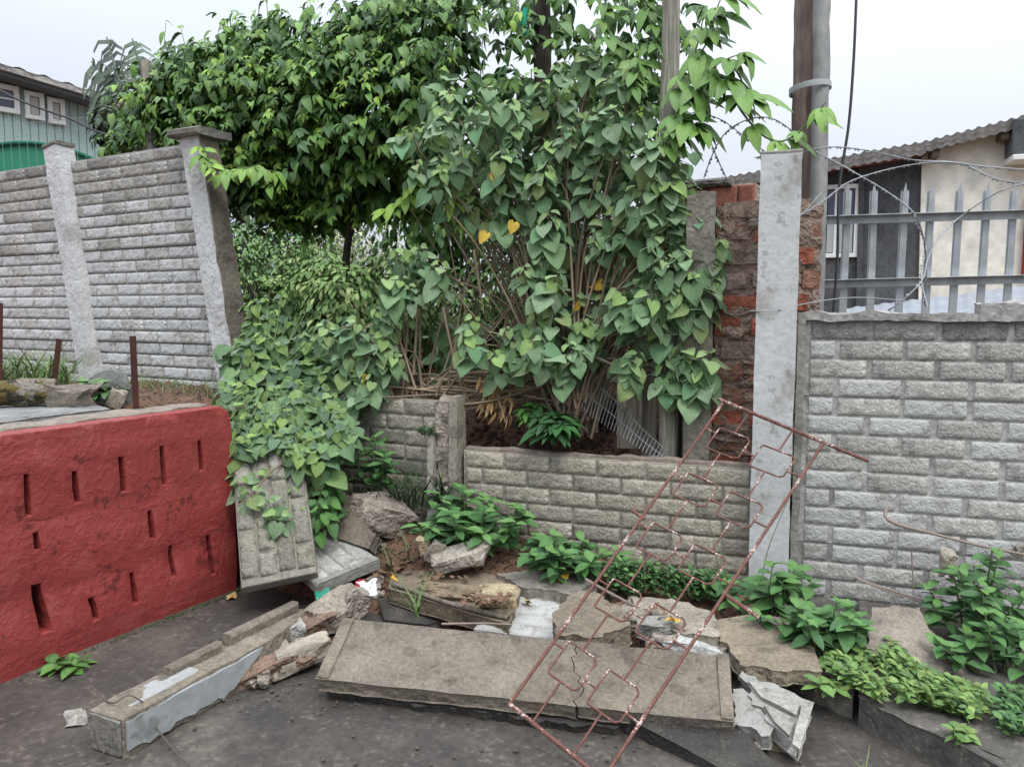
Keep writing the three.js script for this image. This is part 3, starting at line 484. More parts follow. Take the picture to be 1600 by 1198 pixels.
function windowOf(parent, f, x0, y0, x1, y1, z, frameM, glassM, cols, rows, bw = 0.06, gm2) {
  const [u0, v1] = f.uv(x0, y0), [u1, v0] = f.uv(x1, y1), w = u1 - u0, h = v1 - v0; const win = new THREE.Group(); win.name = 'window'; win.position.set(u0 + w / 2, v0, z); parent.add(win);
  const fr = [block(w, bw, 0.08, 0.006).translate(0, bw / 2, 0), block(w, bw, 0.08, 0.006).translate(0, h - bw / 2, 0), block(bw, h - 2 * bw, 0.08, 0.006).translate(-w / 2 + bw / 2, h / 2, 0), block(bw, h - 2 * bw, 0.08, 0.006).translate(w / 2 - bw / 2, h / 2, 0)];
  part(win, 'frame', joined(fr), frameM);
  const cw = (w - 2 * bw) / cols, rh = (h - 2 * bw) / rows;
  for (let i = 0; i < cols; i++) for (let j = 0; j < rows; j++) { const p = part(win, 'pane', block(cw - 0.03, rh - 0.03, 0.012, 0.002), (gm2 && j) ? gm2 : glassM); p.position.set(-w / 2 + bw + cw * (i + 0.5), bw + rh * (j + 0.5), 0); }
  for (let i = 1; i < cols; i++) { const m = part(win, 'mullion', block(0.04, h - 2 * bw, 0.05, 0.005), frameM); m.position.set(-w / 2 + bw + cw * i, h / 2, 0); }
  for (let j = 1; j < rows; j++) { const m = part(win, 'glazing_bar', block(w - 2 * bw - 0.004, 0.03, 0.04, 0.005), frameM); m.position.set(0, bw + rh * j, 0.004); }
}
// right house
{
  const A = at(1120, 420, 13), B = at(1600, 420, 11.6), f = upright(A, B), P = (x, y) => f.uv(x, y);
  const h = thing('house', 'dark grey and cream house with corrugated roof behind the palisade', 'house', V3(A.x, 0, A.z)); h.rotation.y = f.ang;
  const foot = 0.4, lo = (x) => [P(x, 420)[0], foot];
  part(h, 'grey_wall', sheetOf([lo(1130), lo(1440), P(1440, 246), P(1290, 268), P(1130, 292)], 0.3), M.greyWall);
  const cw = part(h, 'cream_wall', sheetOf([lo(1440), lo(1800), P(1800, 150), P(1600, 192), P(1450, 240), P(1440, 246)], 0.3), M.cream); cw.position.z = 0.05; cw.position.x = 0.004;
  const pl = part(h, 'pilaster', sheetOf([lo(1342), lo(1350), P(1350, 262), P(1342, 263)], 0.1), M.greyWall); pl.position.z = 0.09;
  windowOf(h, f, 1286, 290, 1340, 402, 0.02, M.white, M.glassPale, 3, 2, 0.07, M.glassDark);
  // roof: corrugated sheet over the wall head, going away behind
  const r0 = P(1130, 283), r1 = P(1440, 228), r2 = P(1800, 135);
  const roof = part(h, 'roof', joined([corrugated(V3(r0[0], r0[1] - 0.2, 0.42), V3(r1[0], r1[1] - 0.2, 0.42), V3(r1[0], r1[1], 0.34), V3(r0[0], r0[1], 0.34), 0.14, 0.012), corrugated(V3(r0[0], r0[1], 0.34), V3(r1[0], r1[1], 0.34), V3(r1[0], r1[1] - 0.1, -5), V3(r0[0], r0[1] - 0.1, -5), 0.14, 0.02),
    corrugated(V3(r1[0], r1[1] - 0.17, 0.42), V3(r2[0], r2[1] - 0.17, 0.42), V3(r2[0], r2[1], 0.34), V3(r1[0], r1[1], 0.34), 0.14, 0.012), corrugated(V3(r1[0], r1[1], 0.34), V3(r2[0], r2[1], 0.34), V3(r2[0], r2[1] - 0.1, -5), V3(r1[0], r1[1] - 0.1, -5), 0.14, 0.02)]), M.roofTile);
  const fa = part(roof, 'fascia', sheetOf([P(1130, 300), P(1420, 252), P(1440, 236), P(1130, 288)], 0.06), M.fascia); fa.position.z = 0.3;
  [[1456, 238], [1562, 210]].forEach(([x, y]) => { const [u, v] = P(x, y); const p = part(roof, 'purlin_end', block(0.11, 0.15, 0.3, 0.01), M.purlin); p.position.set(u, v - 0.06, 0.2); });
  const [bu, bv] = P(1605, 222); const bx = part(h, 'dormer_wall', block(0.6, 0.5, 0.4, 0.01), M.greyWall); bx.position.set(bu, bv, 0.28); const sl = part(h, 'white_sill', block(0.6, 0.08, 0.46, 0.01), M.white); sl.position.set(bu, bv - 0.3, 0.3);
  const [du, dv] = P(1607, 370); const dr = part(h, 'red_door_frame', block(0.16, 1.2, 0.06, 0.01), M.redPaint); dr.position.set(du, dv, 0.1);
  const bk = part(h, 'side_wall', block(0.3, 2.0, 5, 0.01), M.greyWall); bk.position.set(P(1130, 420)[0] + 0.16, 1.4, -2.85);
}
// lean-to of corrugated sheets behind the right wall
{
  const s = thing('corrugated_sheet', 'low corrugated metal roof just above the right wall', 'metal roof');
  part(s, 'sheet', corrugated(at(1318, 492, 5.6), at(1680, 494, 5.2), at(1680, 436, 7.6), at(1318, 482, 8.2), 0.09, 0.007), M.sheet);
}
// palisade fence
{
  const A = at(1280, 420, 5.15), B = at(1620, 420, 4.9), f = upright(A, B), g = thing('palisade_fence', 'galvanised steel palisade fence above the right wall', 'fence', V3(A.x, 0, A.z)); g.rotation.y = f.ang;
  const W = 0.05, dep = 0.012;
  [1323, 1367, 1411, 1454, 1496, 1539, 1581].forEach((x, i) => {
    const [u, v] = f.uv(x, 286), h = v - 1.25, s = flatShape([[-W / 2, 0], [W / 2, 0], [W / 2, h - 0.07], [W / 2 - 0.004, h - 0.05], [W * 0.22, h - 0.062], [W * 0.1, h - 0.03], [0, h], [-W * 0.12, h - 0.03], [-W * 0.24, h - 0.062], [-W / 2 + 0.004, h - 0.05], [-W / 2, h - 0.07]]);
    let q = new THREE.ExtrudeGeometry(s, { depth: 0.004, bevelEnabled: false }); const p = q.attributes.position; for (let k = 0; k < p.count; k++) { const xx = p.getX(k); p.setZ(k, p.getZ(k) + (Math.abs(xx) > W * 0.3 ? 0 : dep) * 1); }
    const m = part(g, 'pale', crease(boxUV(q), 0.4), M.galv); m.position.set(u, 1.25, 0.03); m.rotation.z = (hash3(i, 2, 5) - 0.5) * 0.02;
  });
  [[347, 336], [445, 436]].forEach(([ya, yb]) => { const a = f.uv(1270, ya), b = f.uv(1640, yb); const L = Math.hypot(b[0] - a[0], b[1] - a[1]); const r = part(g, 'rail', joined([block(L, 0.05, 0.006, 0.001), block(L, 0.006, 0.05, 0.001).translate(0, 0.026, 0.02)]), M.galv); r.position.set((a[0] + b[0]) / 2, (a[1] + b[1]) / 2, 0.06); r.rotation.z = Math.atan2(b[1] - a[1], b[0] - a[0]); });
}
// razor wire
{
  const strands = [
    [[[1030, 200], [1085, 176], [1125, 186], [1165, 215], [1200, 240]], 4.0],
    [[[1100, 278], [1112, 245], [1130, 212], [1160, 190], [1195, 183], [1230, 198], [1262, 228], [1330, 266], [1395, 305], [1428, 332], [1442, 365], [1448, 420], [1446, 476]], 3.95],
    [[[1080, 195], [1105, 212], [1120, 245], [1136, 280]], 4.1],
    [[[1180, 246], [1240, 240], [1290, 230], [1350, 234], [1430, 250], [1500, 255], [1560, 280], [1620, 288]], 3.9],
    [[[1200, 338], [1245, 336], [1285, 315], [1330, 283], [1400, 262], [1470, 253], [1540, 260], [1640, 268]], 3.85],
    [[[1640, 278], [1570, 296], [1520, 325], [1480, 358], [1452, 400], [1440, 440], [1405, 474], [1378, 490]], 3.8],
    [[[1246, 300], [1256, 320], [1258, 338]], 4.0], [[[1430, 345], [1447, 380], [1440, 430], [1450, 480]], 3.9]];
  const g = thing('razor_wire', 'tangled razor wire coils over the white post and right wall', 'razor wire');
  strands.forEach(([pts, d], si) => {
    const P = pts.map(([x, y], i) => at(x, y, d + 0.14 * Math.sin(i * 1.1 + si))); const c = new THREE.CatmullRomCurve3(P, false, 'centripetal'), L = c.getLength(), list = [tube(P, 0.0032, Math.max(12, Math.round(L * 40)), 5)];
    for (let s = 0.03; s < L; s += 0.07) { const m = c.getPointAt(s / L), t = c.getTangentAt(s / L); for (const q of [-1, 1]) { const b = new THREE.ConeGeometry(0.006, 0.034, 4); b.scale(1, 1, 0.35); b.rotateZ(q * 1.2); b.applyQuaternion(new THREE.Quaternion().setFromUnitVectors(V3(1, 0, 0), t)); b.translate(m.x, m.y, m.z); list.push(b); } }
    part(g, 'strand', joined(list), M.wire);
  });
  single('fence_wire', 'thin plain wire tied round the white post', 'wire', tube([at(1172, 344, 3.72), at(1205, 341, 3.66), at(1240, 343, 3.68), at(1285, 300, 3.8)], 0.0025, 20, 5), M.wire);
  single('fence_wire', 'thin sagging wire from the shrub to the right wall top', 'wire', tube([at(1172, 486, 3.7), at(1205, 486, 3.64), at(1240, 478, 3.66), at(1330, 465, 3.75), at(1420, 470, 3.8)], 0.0028, 24, 5), M.wire);
}
// small brick parapet seen between vine pole and white post
{
  const A = at(1062, 320, 6.4), B = at(1176, 320, 6.1), f = upright(A, B), g = thing('brick_parapet', 'small red brick parapet with dark coping behind the concrete post', 'brick wall', V3(A.x, 0, A.z)); g.rotation.y = f.ang;
  const [u0] = f.uv(1062, 320), [u1] = f.uv(1176, 320); const top = f.uv(1100, 290)[1];
  const b = part(g, 'wall', block(u1 - u0, top - 1, 0.3, 0.01), M.mortar); b.position.set((u0 + u1) / 2, (top + 1) / 2, -0.2);
  const R = rng(8); for (let r = 0; r < 3; r++) for (let x = u0 - (r % 2) * 0.12; x < u1; x += 0.24) { const a = Math.max(x, u0), c = Math.min(x + 0.225, u1); if (c - a < 0.04) continue; const m = part(g, 'brick', block(c - a, 0.17, 0.06, 0.01, R()), M.houseBrick); m.position.set((a + c) / 2, top - 0.1 - r * 0.185, -0.05); }
  const cp2 = part(g, 'coping', block((u1 - u0) * 0.75, 0.07, 0.4, 0.02, 0.2, 0.01, 3), M.roofTile); cp2.position.set(u0 + (u1 - u0) * 0.35, top + 0.02, -0.18);
}
// left house with teal boards
{
  const A = at(-140, 200, 13), B = at(162, 200, 15.2), f = upright(A, B), P = (x, y) => f.uv(x, y), h = thing('house', 'teal boarded upper storey house with white windows at left edge', 'house', V3(A.x, 0, A.z)); h.rotation.y = f.ang;
  const u0 = P(-140, 200)[0] - 2.5, u1 = P(158, 200)[0], n = 40, topAt = (u) => { const a = P(0, 122), b = P(158, 168); return a[1] + (b[1] - a[1]) * (u - a[0]) / (b[0] - a[0]); };
  const bk = part(h, 'back_wall', sheetOf([[u0, 0.9], [u1, 0.9], [u1, topAt(u1) - 0.05], [u0, topAt(u0) - 0.05]], 0.3), M.teal); bk.position.z = -0.03;
  for (let i = 0; i < n; i++) { const a = u0 + (u1 - u0) * i / n, b = u0 + (u1 - u0) * (i + 1) / n - 0.014; part(h, 'board', sheetOf([[a, 1.2], [b, 1.2], [b, topAt(b)], [a, topAt(a)]], 0.03), M.teal); }
  windowOf(h, f, -22, 128, 29, 180, 0.06, M.white, M.glassDark, 1, 2, 0.09); windowOf(h, f, 35, 142, 68, 190, 0.06, M.white, M.curtain, 1, 1, 0.08); windowOf(h, f, 71, 152, 100, 197, 0.06, M.white, M.curtain, 1, 1, 0.08);
  const e0 = u0 - 0.3, e1 = u1 + 0.45; const rf = part(h, 'roof', joined([sheetOf([[e0, topAt(e0)], [e1, topAt(e1)], [e1, topAt(e1) + 0.1], [e0, topAt(e0) + 0.1]], 0.06).translate(0, 0, 0.55), corrugated(V3(e0, topAt(e0) + 0.1, 0.56), V3(e1, topAt(e1) + 0.1, 0.56), V3(e1, topAt(e1) + 0.9, -6), V3(e0, topAt(e0) + 0.9, -6), 0.4, 0.03)]), M.roofPale);
  const so = part(rf, 'soffit', sheetOf([[e0, topAt(e0) - 0.07], [e1, topAt(e1) - 0.07], [e1, topAt(e1) - 0.02], [e0, topAt(e0) - 0.02]], 0.5), mat(0.10, 0.11, 0.12)); so.position.z = 0.48;
  const pw = part(h, 'pink_wall', sheetOf([[u1 + 0.01, 0.9], [u1 + 0.55, 0.9], [u1 + 0.55, topAt(u1) - 0.4], [u1 + 0.01, topAt(u1) - 0.3]], 0.25), M.pinkWall); pw.position.z = -0.2;
  const dp = part(h, 'drainpipe', bar(V3(u1 + 0.3, 1, -0.12), V3(u1 + 0.3, topAt(u1) - 0.5, -0.12), 0.04), M.white);
}
// green curved canopy behind the fence
{
  const d = 8.6, c = at(36, 225, d), L = at(-70, 245, d), Rr = at(158, 256, d), g = thing('canopy', 'green curved shade canopy showing above the left fence', 'canopy'); const pos = [], idx = [], n = 24;
  for (let i = 0; i <= n; i++) { const t = i / n * 2 - 1, x = c.x + t * (Rr.x - c.x), y = c.y - Math.pow(Math.abs(t), 2) * (c.y - Rr.y); for (let k = 0; k < 3; k++) pos.push(x, y - (k === 2 ? 0.5 : 0), c.z - (k === 1 ? 2.2 : 0)); if (i) { const a = (i - 1) * 3, b = i * 3; idx.push(a, b, a + 1, b, b + 1, a + 1, a, a + 2, b, b, a + 2, b + 2); } }
  const q = new THREE.BufferGeometry(); q.setAttribute('position', new THREE.Float32BufferAttribute(pos, 3)); q.setIndex(idx); q.computeVertexNormals(); part(g, 'cloth', crease(boxUV(q), 0.5), M.canopy);
  const e = []; for (let i = 0; i <= n; i++) { const t = i / n * 2 - 1; e.push(V3(c.x + t * (Rr.x - c.x), c.y - t * t * (c.y - Rr.y) + 0.01, c.z + 0.02)); } part(g, 'hem', tube(e, 0.025, 40, 6), mat(0.012, 0.12, 0.075));
  part(g, 'support', bar(V3(c.x, 0.9, c.z - 1), V3(c.x, c.y - 0.02, c.z - 1), 0.03), M.galv);
}
// service cable and strand fence on the left
single('service_cable', 'black twisted service cable drooping across the teal house', 'cable', tube([at(-40, 118, 7.4), at(20, 152, 7.3), at(70, 172, 7.2), at(110, 186, 7.1), at(150, 205, 7.0), at(200, 217, 6.8), at(240, 222, 6.6)], 0.011, 60, 6), M.cable);
{
  const g = thing('mesh_fence', 'faint wire mesh fence behind the left panel fence', 'fence'); const list = [];
  for (let x = -40; x < 170; x += 13) list.push(bar(at(x + 10, 300, 8.0), at(x, 176 + (x > 90 ? 20 : 0), 8.0), 0.002, 4)); part(g, 'upright_wires', joined(list), M.meshWire);
  for (const [a, b] of [[203, 180], [224, 196]]) part(g, 'line_wire', bar(at(-60, a, 8.0), at(165, b, 8.0), 0.0025, 4), M.meshWire);
}
// banana plant
{
  const g = thing('banana_plant', 'banana plant with wind-torn leaves behind the left fence', 'plant'); const d = 9, mB = [mat(0.055, 0.085, 0.05, { roughness: 0.6 }), mat(0.09, 0.125, 0.075, { roughness: 0.6 }), mat(0.04, 0.06, 0.04, { roughness: 0.6 })]; const R = rng(12);
  part(g, 'trunk', taperTube([at(215, 330, d), at(210, 260, d), at(212, 190, d)], 0.14, 0.09, 8, 8), M.stemGreen);
  const leaf = (b, m, t, w, mi, seed) => {
    const B = at(b[0], b[1], d), Q = at(m[0], m[1], d - 0.15), E = at(t[0], t[1], d + 0.1), c = new THREE.CatmullRomCurve3([B, Q, E]); const RR = rng(seed), pos = [], idx = []; const n = 15;
    for (let i = 0; i < n; i++) for (const side of [-1, 1]) {
      const s0 = 0.12 + 0.86 * i / n, s1 = 0.12 + 0.86 * (i + 0.86) / n, p0 = c.getPoint(s0), p1 = c.getPoint(s1), tg = c.getTangent(s0); const nx = V3(-tg.y, tg.x, 0).normalize().multiplyScalar(side), L = w * Math.sin(Math.PI * clamp(0.15 + s0 * 0.72)) * (0.65 + 0.5 * RR()) * (side > 0 ? 1 : 0.75), dr = V3(0, -0.35 * L - 0.1 * RR(), (RR() - 0.5) * 0.25);
      const q0 = p0.clone().addScaledVector(nx, L).add(dr), q1 = p1.clone().addScaledVector(nx, L * 0.95).add(dr).lerp(q0, 0.25); const m0 = p0.clone().lerp(q0, 0.5).add(V3(0, 0.04, 0.05)), m1 = p1.clone().lerp(q1, 0.5).add(V3(0, 0.04, 0.05)); const k = pos.length / 3;
      for (const v of [p0, p1, m1, m0, q1, q0]) pos.push(v.x, v.y, v.z); idx.push(k, k + 1, k + 2, k, k + 2, k + 3, k + 3, k + 2, k + 4, k + 3, k + 4, k + 5);
    }
    const q = new THREE.BufferGeometry(); q.setAttribute('position', new THREE.Float32BufferAttribute(pos, 3)); q.setIndex(idx); q.computeVertexNormals(); const lf = part(g, 'leaf', q, mB[mi]); part(lf, 'midrib', taperTube([B, Q, E], 0.025, 0.008, 10, 5), mB[1]);
  };
  leaf([212, 190], [188, 130], [166, 58], 0.36, 2, 1); leaf([212, 190], [222, 130], [206, 60], 0.34, 1, 2); leaf([212, 200], [185, 145], [142, 96], 0.36, 1, 3); leaf([212, 200], [180, 165], [140, 158], 0.3, 2, 4); leaf([215, 190], [246, 120], [266, 64], 0.2, 1, 5); leaf([212, 210], [190, 185], [172, 190], 0.26, 0, 6);
  const dry = []; for (let i = 0; i < 60; i++) { const b = at(190 + R() * 25, 150 + R() * 50, d - 0.2); dry.push(taperTube([b, b.clone().add(V3(-0.12 * R() - 0.05, -0.12, 0.05)), b.clone().add(V3(-0.2 * R() - 0.06, -0.4 - 0.3 * R(), 0.05))], 0.014, 0.005, 5, 4)); } part(g, 'dry_skirt', joined(dry), mat(0.2, 0.18, 0.14)).userData.kind = 'stuff';
}

// ------------------------------------------------------------------ rusty window guard leaning on the post
{
  const TL = at(1127, 634, 3.66), TR = at(1288, 691, 3.50), BL = lvl(796, 1100, 0.125), BRr = lvl(942, 1218, 0.0), q = (u, v) => TL.clone().lerp(TR, u).lerp(BL.clone().lerp(BRr, u), v);
  const g = thing('window_guard', 'rusty white-flaked iron window guard leaning over the rubble onto the post', 'window guard');
  const side = (u, v0, v1) => bar(q(u, v0), q(u, v1), 0.0068, 8);
  part(g, 'side_bar', side(0, -0.01, 1.0), M.rust); part(g, 'side_bar', side(1, 0, 1.0), M.rust);
  part(g, 'end_bar', bar(q(-0.07, -0.022), q(1.42, 0.01), 0.0085, 8), M.rust); part(g, 'end_bar', bar(q(-0.01, 1.0), q(1.02, 1.0), 0.008, 8), M.rust);
  part(g, 'lug', bar(q(-0.12, 0.44), q(0.03, 0.448), 0.008, 8), M.rust); part(g, 'lug', bar(q(0.98, 0.535), q(1.34, 0.55), 0.009, 8), M.rust);
  const rr = 0.0044, vs = [0.079, 0.263, 0.447, 0.632, 0.816], hh = 0.083;
  [[0.115, 0.425, 0.262, 0], [0.545, 0.865, 0.70, 0.004]].forEach(([a, b, m, dv], c) => vs.forEach((v0, i) => {
    const v = v0 + dv, v1 = v + hh, ru = 0.04, rv = 0.010, pts = [[a + 0.01, v], [b - ru, v], [b, v + rv], [b, v1 - rv], [b - ru, v1], [a + ru * 0.3, v1], [a, v1 - rv * 0.6], [a, v + 0.003]].map(([x, y]) => q(x, y)); const curve = []; pts.forEach((p, k) => { curve.push(p); const n = pts[(k + 1) % pts.length]; if (p.distanceTo(n) > 0.05) { curve.push(p.clone().lerp(n, 0.05), p.clone().lerp(n, 0.35), p.clone().lerp(n, 0.65), p.clone().lerp(n, 0.95)); } });
    part(g, 'square_loop', tube(curve, rr, 110, 6, true), M.rust);
    part(g, 'connector', bar(q(m, i ? vs[i - 1] + dv + hh : 0), q(m, v), rr, 6), M.rust); if (i === 4) part(g, 'connector', bar(q(m, v1), q(m, 1), rr, 6), M.rust);
    if (!c) { part(g, 'connector', bar(q(0, v + 0.02), q(a, v + 0.022), rr, 6), M.rust); part(g, 'connector', bar(q(b, v + 0.05), q(0.545, v + 0.052), rr, 6), M.rust); } else part(g, 'connector', bar(q(b, v + 0.055), q(1, v + 0.057), rr, 6), M.rust);
  }));
}

// ------------------------------------------------------------------ rubble of the collapsed bay
function rubble(name, label, corners, th, m, o = {}, group) { const g = thing(name, label, o.cat ?? 'rubble', null, group); return { g, s: slabMesh(g, 'slab', corners.map(([x, y, h]) => lvl(x, y, h)), th, m, { seed: Math.round(corners[0][0]), ...o }) }; }
// long panel lying on its face, cracked in two
{
  const g = thing('precast_slab', 'long fallen concrete panel lying face down under the rusty guard', 'fallen panel');
  const c = (x, y, h) => lvl(x, y, h), TL = c(536, 968, 0.2), TR = c(1140, 1026, 0.2), BR = c(1148, 1130, 0.105), BL = c(492, 1062, 0.10), q = (u, v) => TL.clone().lerp(TR, u).lerp(BL.clone().lerp(BR, u), v);
  const cr = []; { const R = rng(5); for (let i = 0; i <= 14; i++) cr.push([0.62 + 0.008 * Math.sin(i * 0.8) + 0.020 * (R() - 0.5) + 0.04 * i / 14, i / 14]); }
  slabMesh(g, 'slab', [q(0, 0), ...cr.map(([u, v]) => q(u - 0.001, v)), q(0, 1)], 0.05, M.slabBrown, { seed: 4, up: V3(0, 1, 0) });
  slabMesh(g, 'slab', [q(1, 0), q(1, 1), ...cr.slice().reverse().map(([u, v]) => q(u + 0.0015, v))], 0.05, M.slabBrown, { seed: 9, up: V3(0, 1, 0), axis: [cr.length + 1, 0] });
  const nor = q(1, 0).sub(q(0, 0)).cross(q(0, 1).sub(q(0, 0))).normalize(); if (nor.y < 0) nor.negate();
  for (const [u0, u1, m] of [[0.004, 0.034, M.slabBrown], [0.972, 0.998, M.slabBrown]]) slabMesh(g, 'end_rib', [q(u0, 0.02), q(u1, 0.02), q(u1, 0.985), q(u0, 0.985)].map((p) => p.addScaledVector(nor, 0.010)), 0.03, m, { seed: 3, rough: 0.01, axis: [0, 1] });
}
// brick-face panels tipped onto the heap at the left
function tippedPanel(label, O, X, Y, L, rows, opt) {   // O centre of near short edge; X unit across, Y unit along the length
  const g = thing('precast_slab', label, 'fallen panel'); const ex = Y.clone().normalize(), ey = X.clone().addScaledVector(ex, -X.dot(ex)).normalize(), ez = ex.clone().cross(ey); if (ez.y < 0) { ey.negate(); ez.negate(); }
  const p = makePanel(g, L, rows, opt); p.applyMatrix4(new THREE.Matrix4().makeBasis(ex, ey, ez).setPosition(O.clone().addScaledVector(ex, L / 2)));
  const H = rows * ROW, rim = (w, h, x, y) => { const r = part(p, 'rim', block(w, h, 0.014, 0.004, 0.2), opt.gap); r.position.set(x, y, (opt.thick ?? 0.05) / 2 + 0.004); };
  rim(0.035, H - 0.004, -L / 2 + 0.018, 0); return g;
}
{
  const a = at(382, 940, 3.72), b = at(492, 884, 3.86), c = at(386, 700, 4.22), o = a.clone().lerp(b, 0.5); const along = c.clone().sub(a.clone().lerp(b, 0.2));
  tippedPanel('mossy brick-pattern panel leaning steeply beside the red wall', o, b.clone().sub(a), along, 0.80, 4, { gap: cem(0.34, 0.33, 0.28), seed: 71, odd: 1, thick: 0.06, margin: 0.04, proud: 0.016, vjoint: 0.016, mats: (r, x, q) => mossA[Math.floor(q * 2.99)] });
  const a2 = at(480, 914, 3.84), b2 = at(610, 890, 3.98), c2 = at(512, 818, 4.43), o2 = a2.clone().lerp(b2, 0.5);
  tippedPanel('clean grey brick-pattern panel lying flat next to the mossy one', o2, b2.clone().sub(a2), c2.clone().sub(b2), 0.85, 4, { gap: cem(0.36, 0.36, 0.33), seed: 72, thick: 0.055, margin: 0.04, proud: 0.009, mats: (r, x, q) => bw[3 + (q > 0.4 ? 1 : 0)] });
}
{
  const g = thing('broken_slab', 'brown slab standing on edge behind the flat grey panel', 'rubble');
  slabMesh(g, 'slab', [at(497, 724, 4.52), at(588, 834, 4.12), at(576, 858, 4.08), at(478, 822, 4.28)], 0.07, M.slabBrown, { seed: 14, broken: [0], up: V3(-0.6, 0.5, 0.6), axis: [0, 1] });
}
const lumpThing = (name, label, p, size, m, seed, rot = [0, 0, 0], amp = 0.2, group, detail = 3) => { const q = single(name, label, 'rubble', lump(...size, seed, amp, detail), m, group); q.position.copy(p); q.rotation.set(...rot); return q; };
lumpThing('rubble_chunk', 'large pebbly concrete chunk at the foot of the mossy wall stump', at(596, 802, 4.35), [0.31, 0.18, 0.25], M.core, 201, [0.2, 0.3, -0.25], 0.16);
lumpThing('rubble_chunk', 'rough chunk with white paint right of the pebbly chunk', at(640, 796, 4.5), [0.24, 0.10, 0.14], M.core, 203, [0, 0.2, -0.45]);
lumpThing('rubble_chunk', 'yellowish stone standing near the weeds', at(664, 853, 3.95), [0.065, 0.085, 0.05], M.yellowStone, 204, [0, 0.3, 0.3]);
lumpThing('rubble_chunk', 'small pinkish wedge of concrete beside the yellowish stone', at(679, 862, 3.92), [0.07, 0.11, 0.05], M.slabPale, 205, [0.2, 0, -0.5], 0.1);
lumpThing('rubble_chunk', 'pale pointed slab fragment propped in front of the weeds', at(724, 868, 3.88), [0.26, 0.075, 0.13], cem(0.52, 0.48, 0.42, 0.02), 206, [0.35, 0.1, 0.2], 0.14);
rubble('broken_slab', 'dark flat slab under the pale pointed fragment', [[715, 880, 0.06], [780, 868, 0.08], [850, 890, 0.06], [830, 912, 0.03], [730, 908, 0.04]], 0.07, M.slabDark, { broken: 'all' });
// slab with a rib and rotting leaves on it
{
  const { g } = rubble('broken_slab', 'brown ribbed slab with rotten leaves and yellow mortar', [[606, 921, 0.13], [612, 896, 0.15], [668, 886, 0.16], [745, 893, 0.17], [818, 912, 0.17], [806, 950, 0.15], [795, 977, 0.14]], 0.07, cem(0.27, 0.225, 0.165, 0.012), { broken: [3, 4, 5], axis: [0, 6] });
  const r = part(g, 'rib', tube([lvl(614, 912, 0.155), lvl(700, 942, 0.15), lvl(795, 966, 0.155)], 0.012, 24, 6), M.slabBrown);
  const m = part(g, 'mortar_lump', lump(0.17, 0.07, 0.12, 31, 0.2, 3), M.yellowStone); m.position.copy(lvl(782, 930, 0.19)); const n = part(g, 'mortar_ridge', lump(0.42, 0.045, 0.08, 33, 0.24, 4), cem(0.31, 0.25, 0.17, 0.02)); n.position.copy(lvl(720, 925, 0.17)); n.rotation.y = -0.3;
}
{   // white panel pieces under the rubble
  const a = lvl(756, 978, 0.10), b = lvl(905, 1000, 0.10), c = lvl(818, 925, 0.14); const g = thing('precast_slab', 'white brick-face panel piece showing beneath the brown slabs', 'fallen panel');
  const ex = b.clone().sub(a).normalize(), up = c.clone().sub(a); const ey = up.clone().addScaledVector(ex, -up.dot(ex)).normalize(), ez = ex.clone().cross(ey); const p = makePanel(g, 0.55, 4, { gap: bw[4], seed: 81, proud: 0.008, mats: () => whiteBrick }); p.applyMatrix4(new THREE.Matrix4().makeBasis(ex, ey, ez).setPosition(a.clone().addScaledVector(ex, 0.24).addScaledVector(ey, 0.15).add(V3(0, -0.02, 0))));
}
rubble('broken_slab', 'long cracked grey slab edge lying behind the white piece', [[776, 896, 0.19], [850, 892, 0.2], [928, 904, 0.2], [905, 930, 0.2], [812, 917, 0.19]], 0.05, M.slabGrey, { broken: 'all' });
rubble('broken_slab', 'dark kerb piece left of the ribbed slab by the litter', [[590, 934, 0.05], [640, 938, 0.06], [694, 966, 0.05], [668, 978, 0.03], [600, 968, 0.03]], 0.06, M.slabDark, { broken: [0, 1] });
rubble('broken_slab', 'pointed brown slab piece behind the top edge of the long panel', [[862, 962, 0.22], [905, 918, 0.26], [970, 948, 0.25], [984, 980, 0.23], [930, 996, 0.22], [868, 990, 0.21]], 0.08, cem(0.30, 0.255, 0.20, 0.012), { broken: 'all' });
rubble('broken_slab', 'flat tan slab piece behind the guard loops', [[985, 934, 0.19], [1050, 936, 0.2], [1114, 956, 0.2], [1124, 996, 0.18], [1062, 990, 0.18], [1012, 968, 0.19]], 0.05, M.slabPale, { broken: 'all' });
lumpThing('rubble_chunk', 'grey rough chunk between the tan slab and long panel', at(1030, 983, 3.25), [0.17, 0.08, 0.10], M.stoneGrey, 207, [0.2, 0.2, -0.2]);
lumpThing('rubble_chunk', 'small pale chunk right of the pointed brown slab', at(986, 972, 3.3), [0.10, 0.09, 0.09], M.core, 208);
lumpThing('rubble_chunk', 'whitish painted chunk wedged behind the long panel', at(1090, 1016, 3.14), [0.24, 0.06, 0.08], pnt(0.62, 0.62, 0.6, 0.02), 209, [0.1, -0.1, -0.25], 0.16);
lumpThing('rubble_chunk', 'small pink chunk left of the whitish painted one', at(1035, 1004, 3.16), [0.10, 0.055, 0.07], M.core, 210);
rubble('broken_slab', 'broad tan slab with jagged front edge below the white post', [[1104, 974, 0.17], [1180, 958, 0.18], [1256, 972, 0.17], [1286, 1050, 0.16], [1218, 1048, 0.16], [1156, 1040, 0.16], [1140, 1012, 0.16], [1120, 992, 0.17]], 0.05, cem(0.36, 0.31, 0.235, 0.012), { broken: [3, 4, 5, 6, 7], jag: 0.02 });
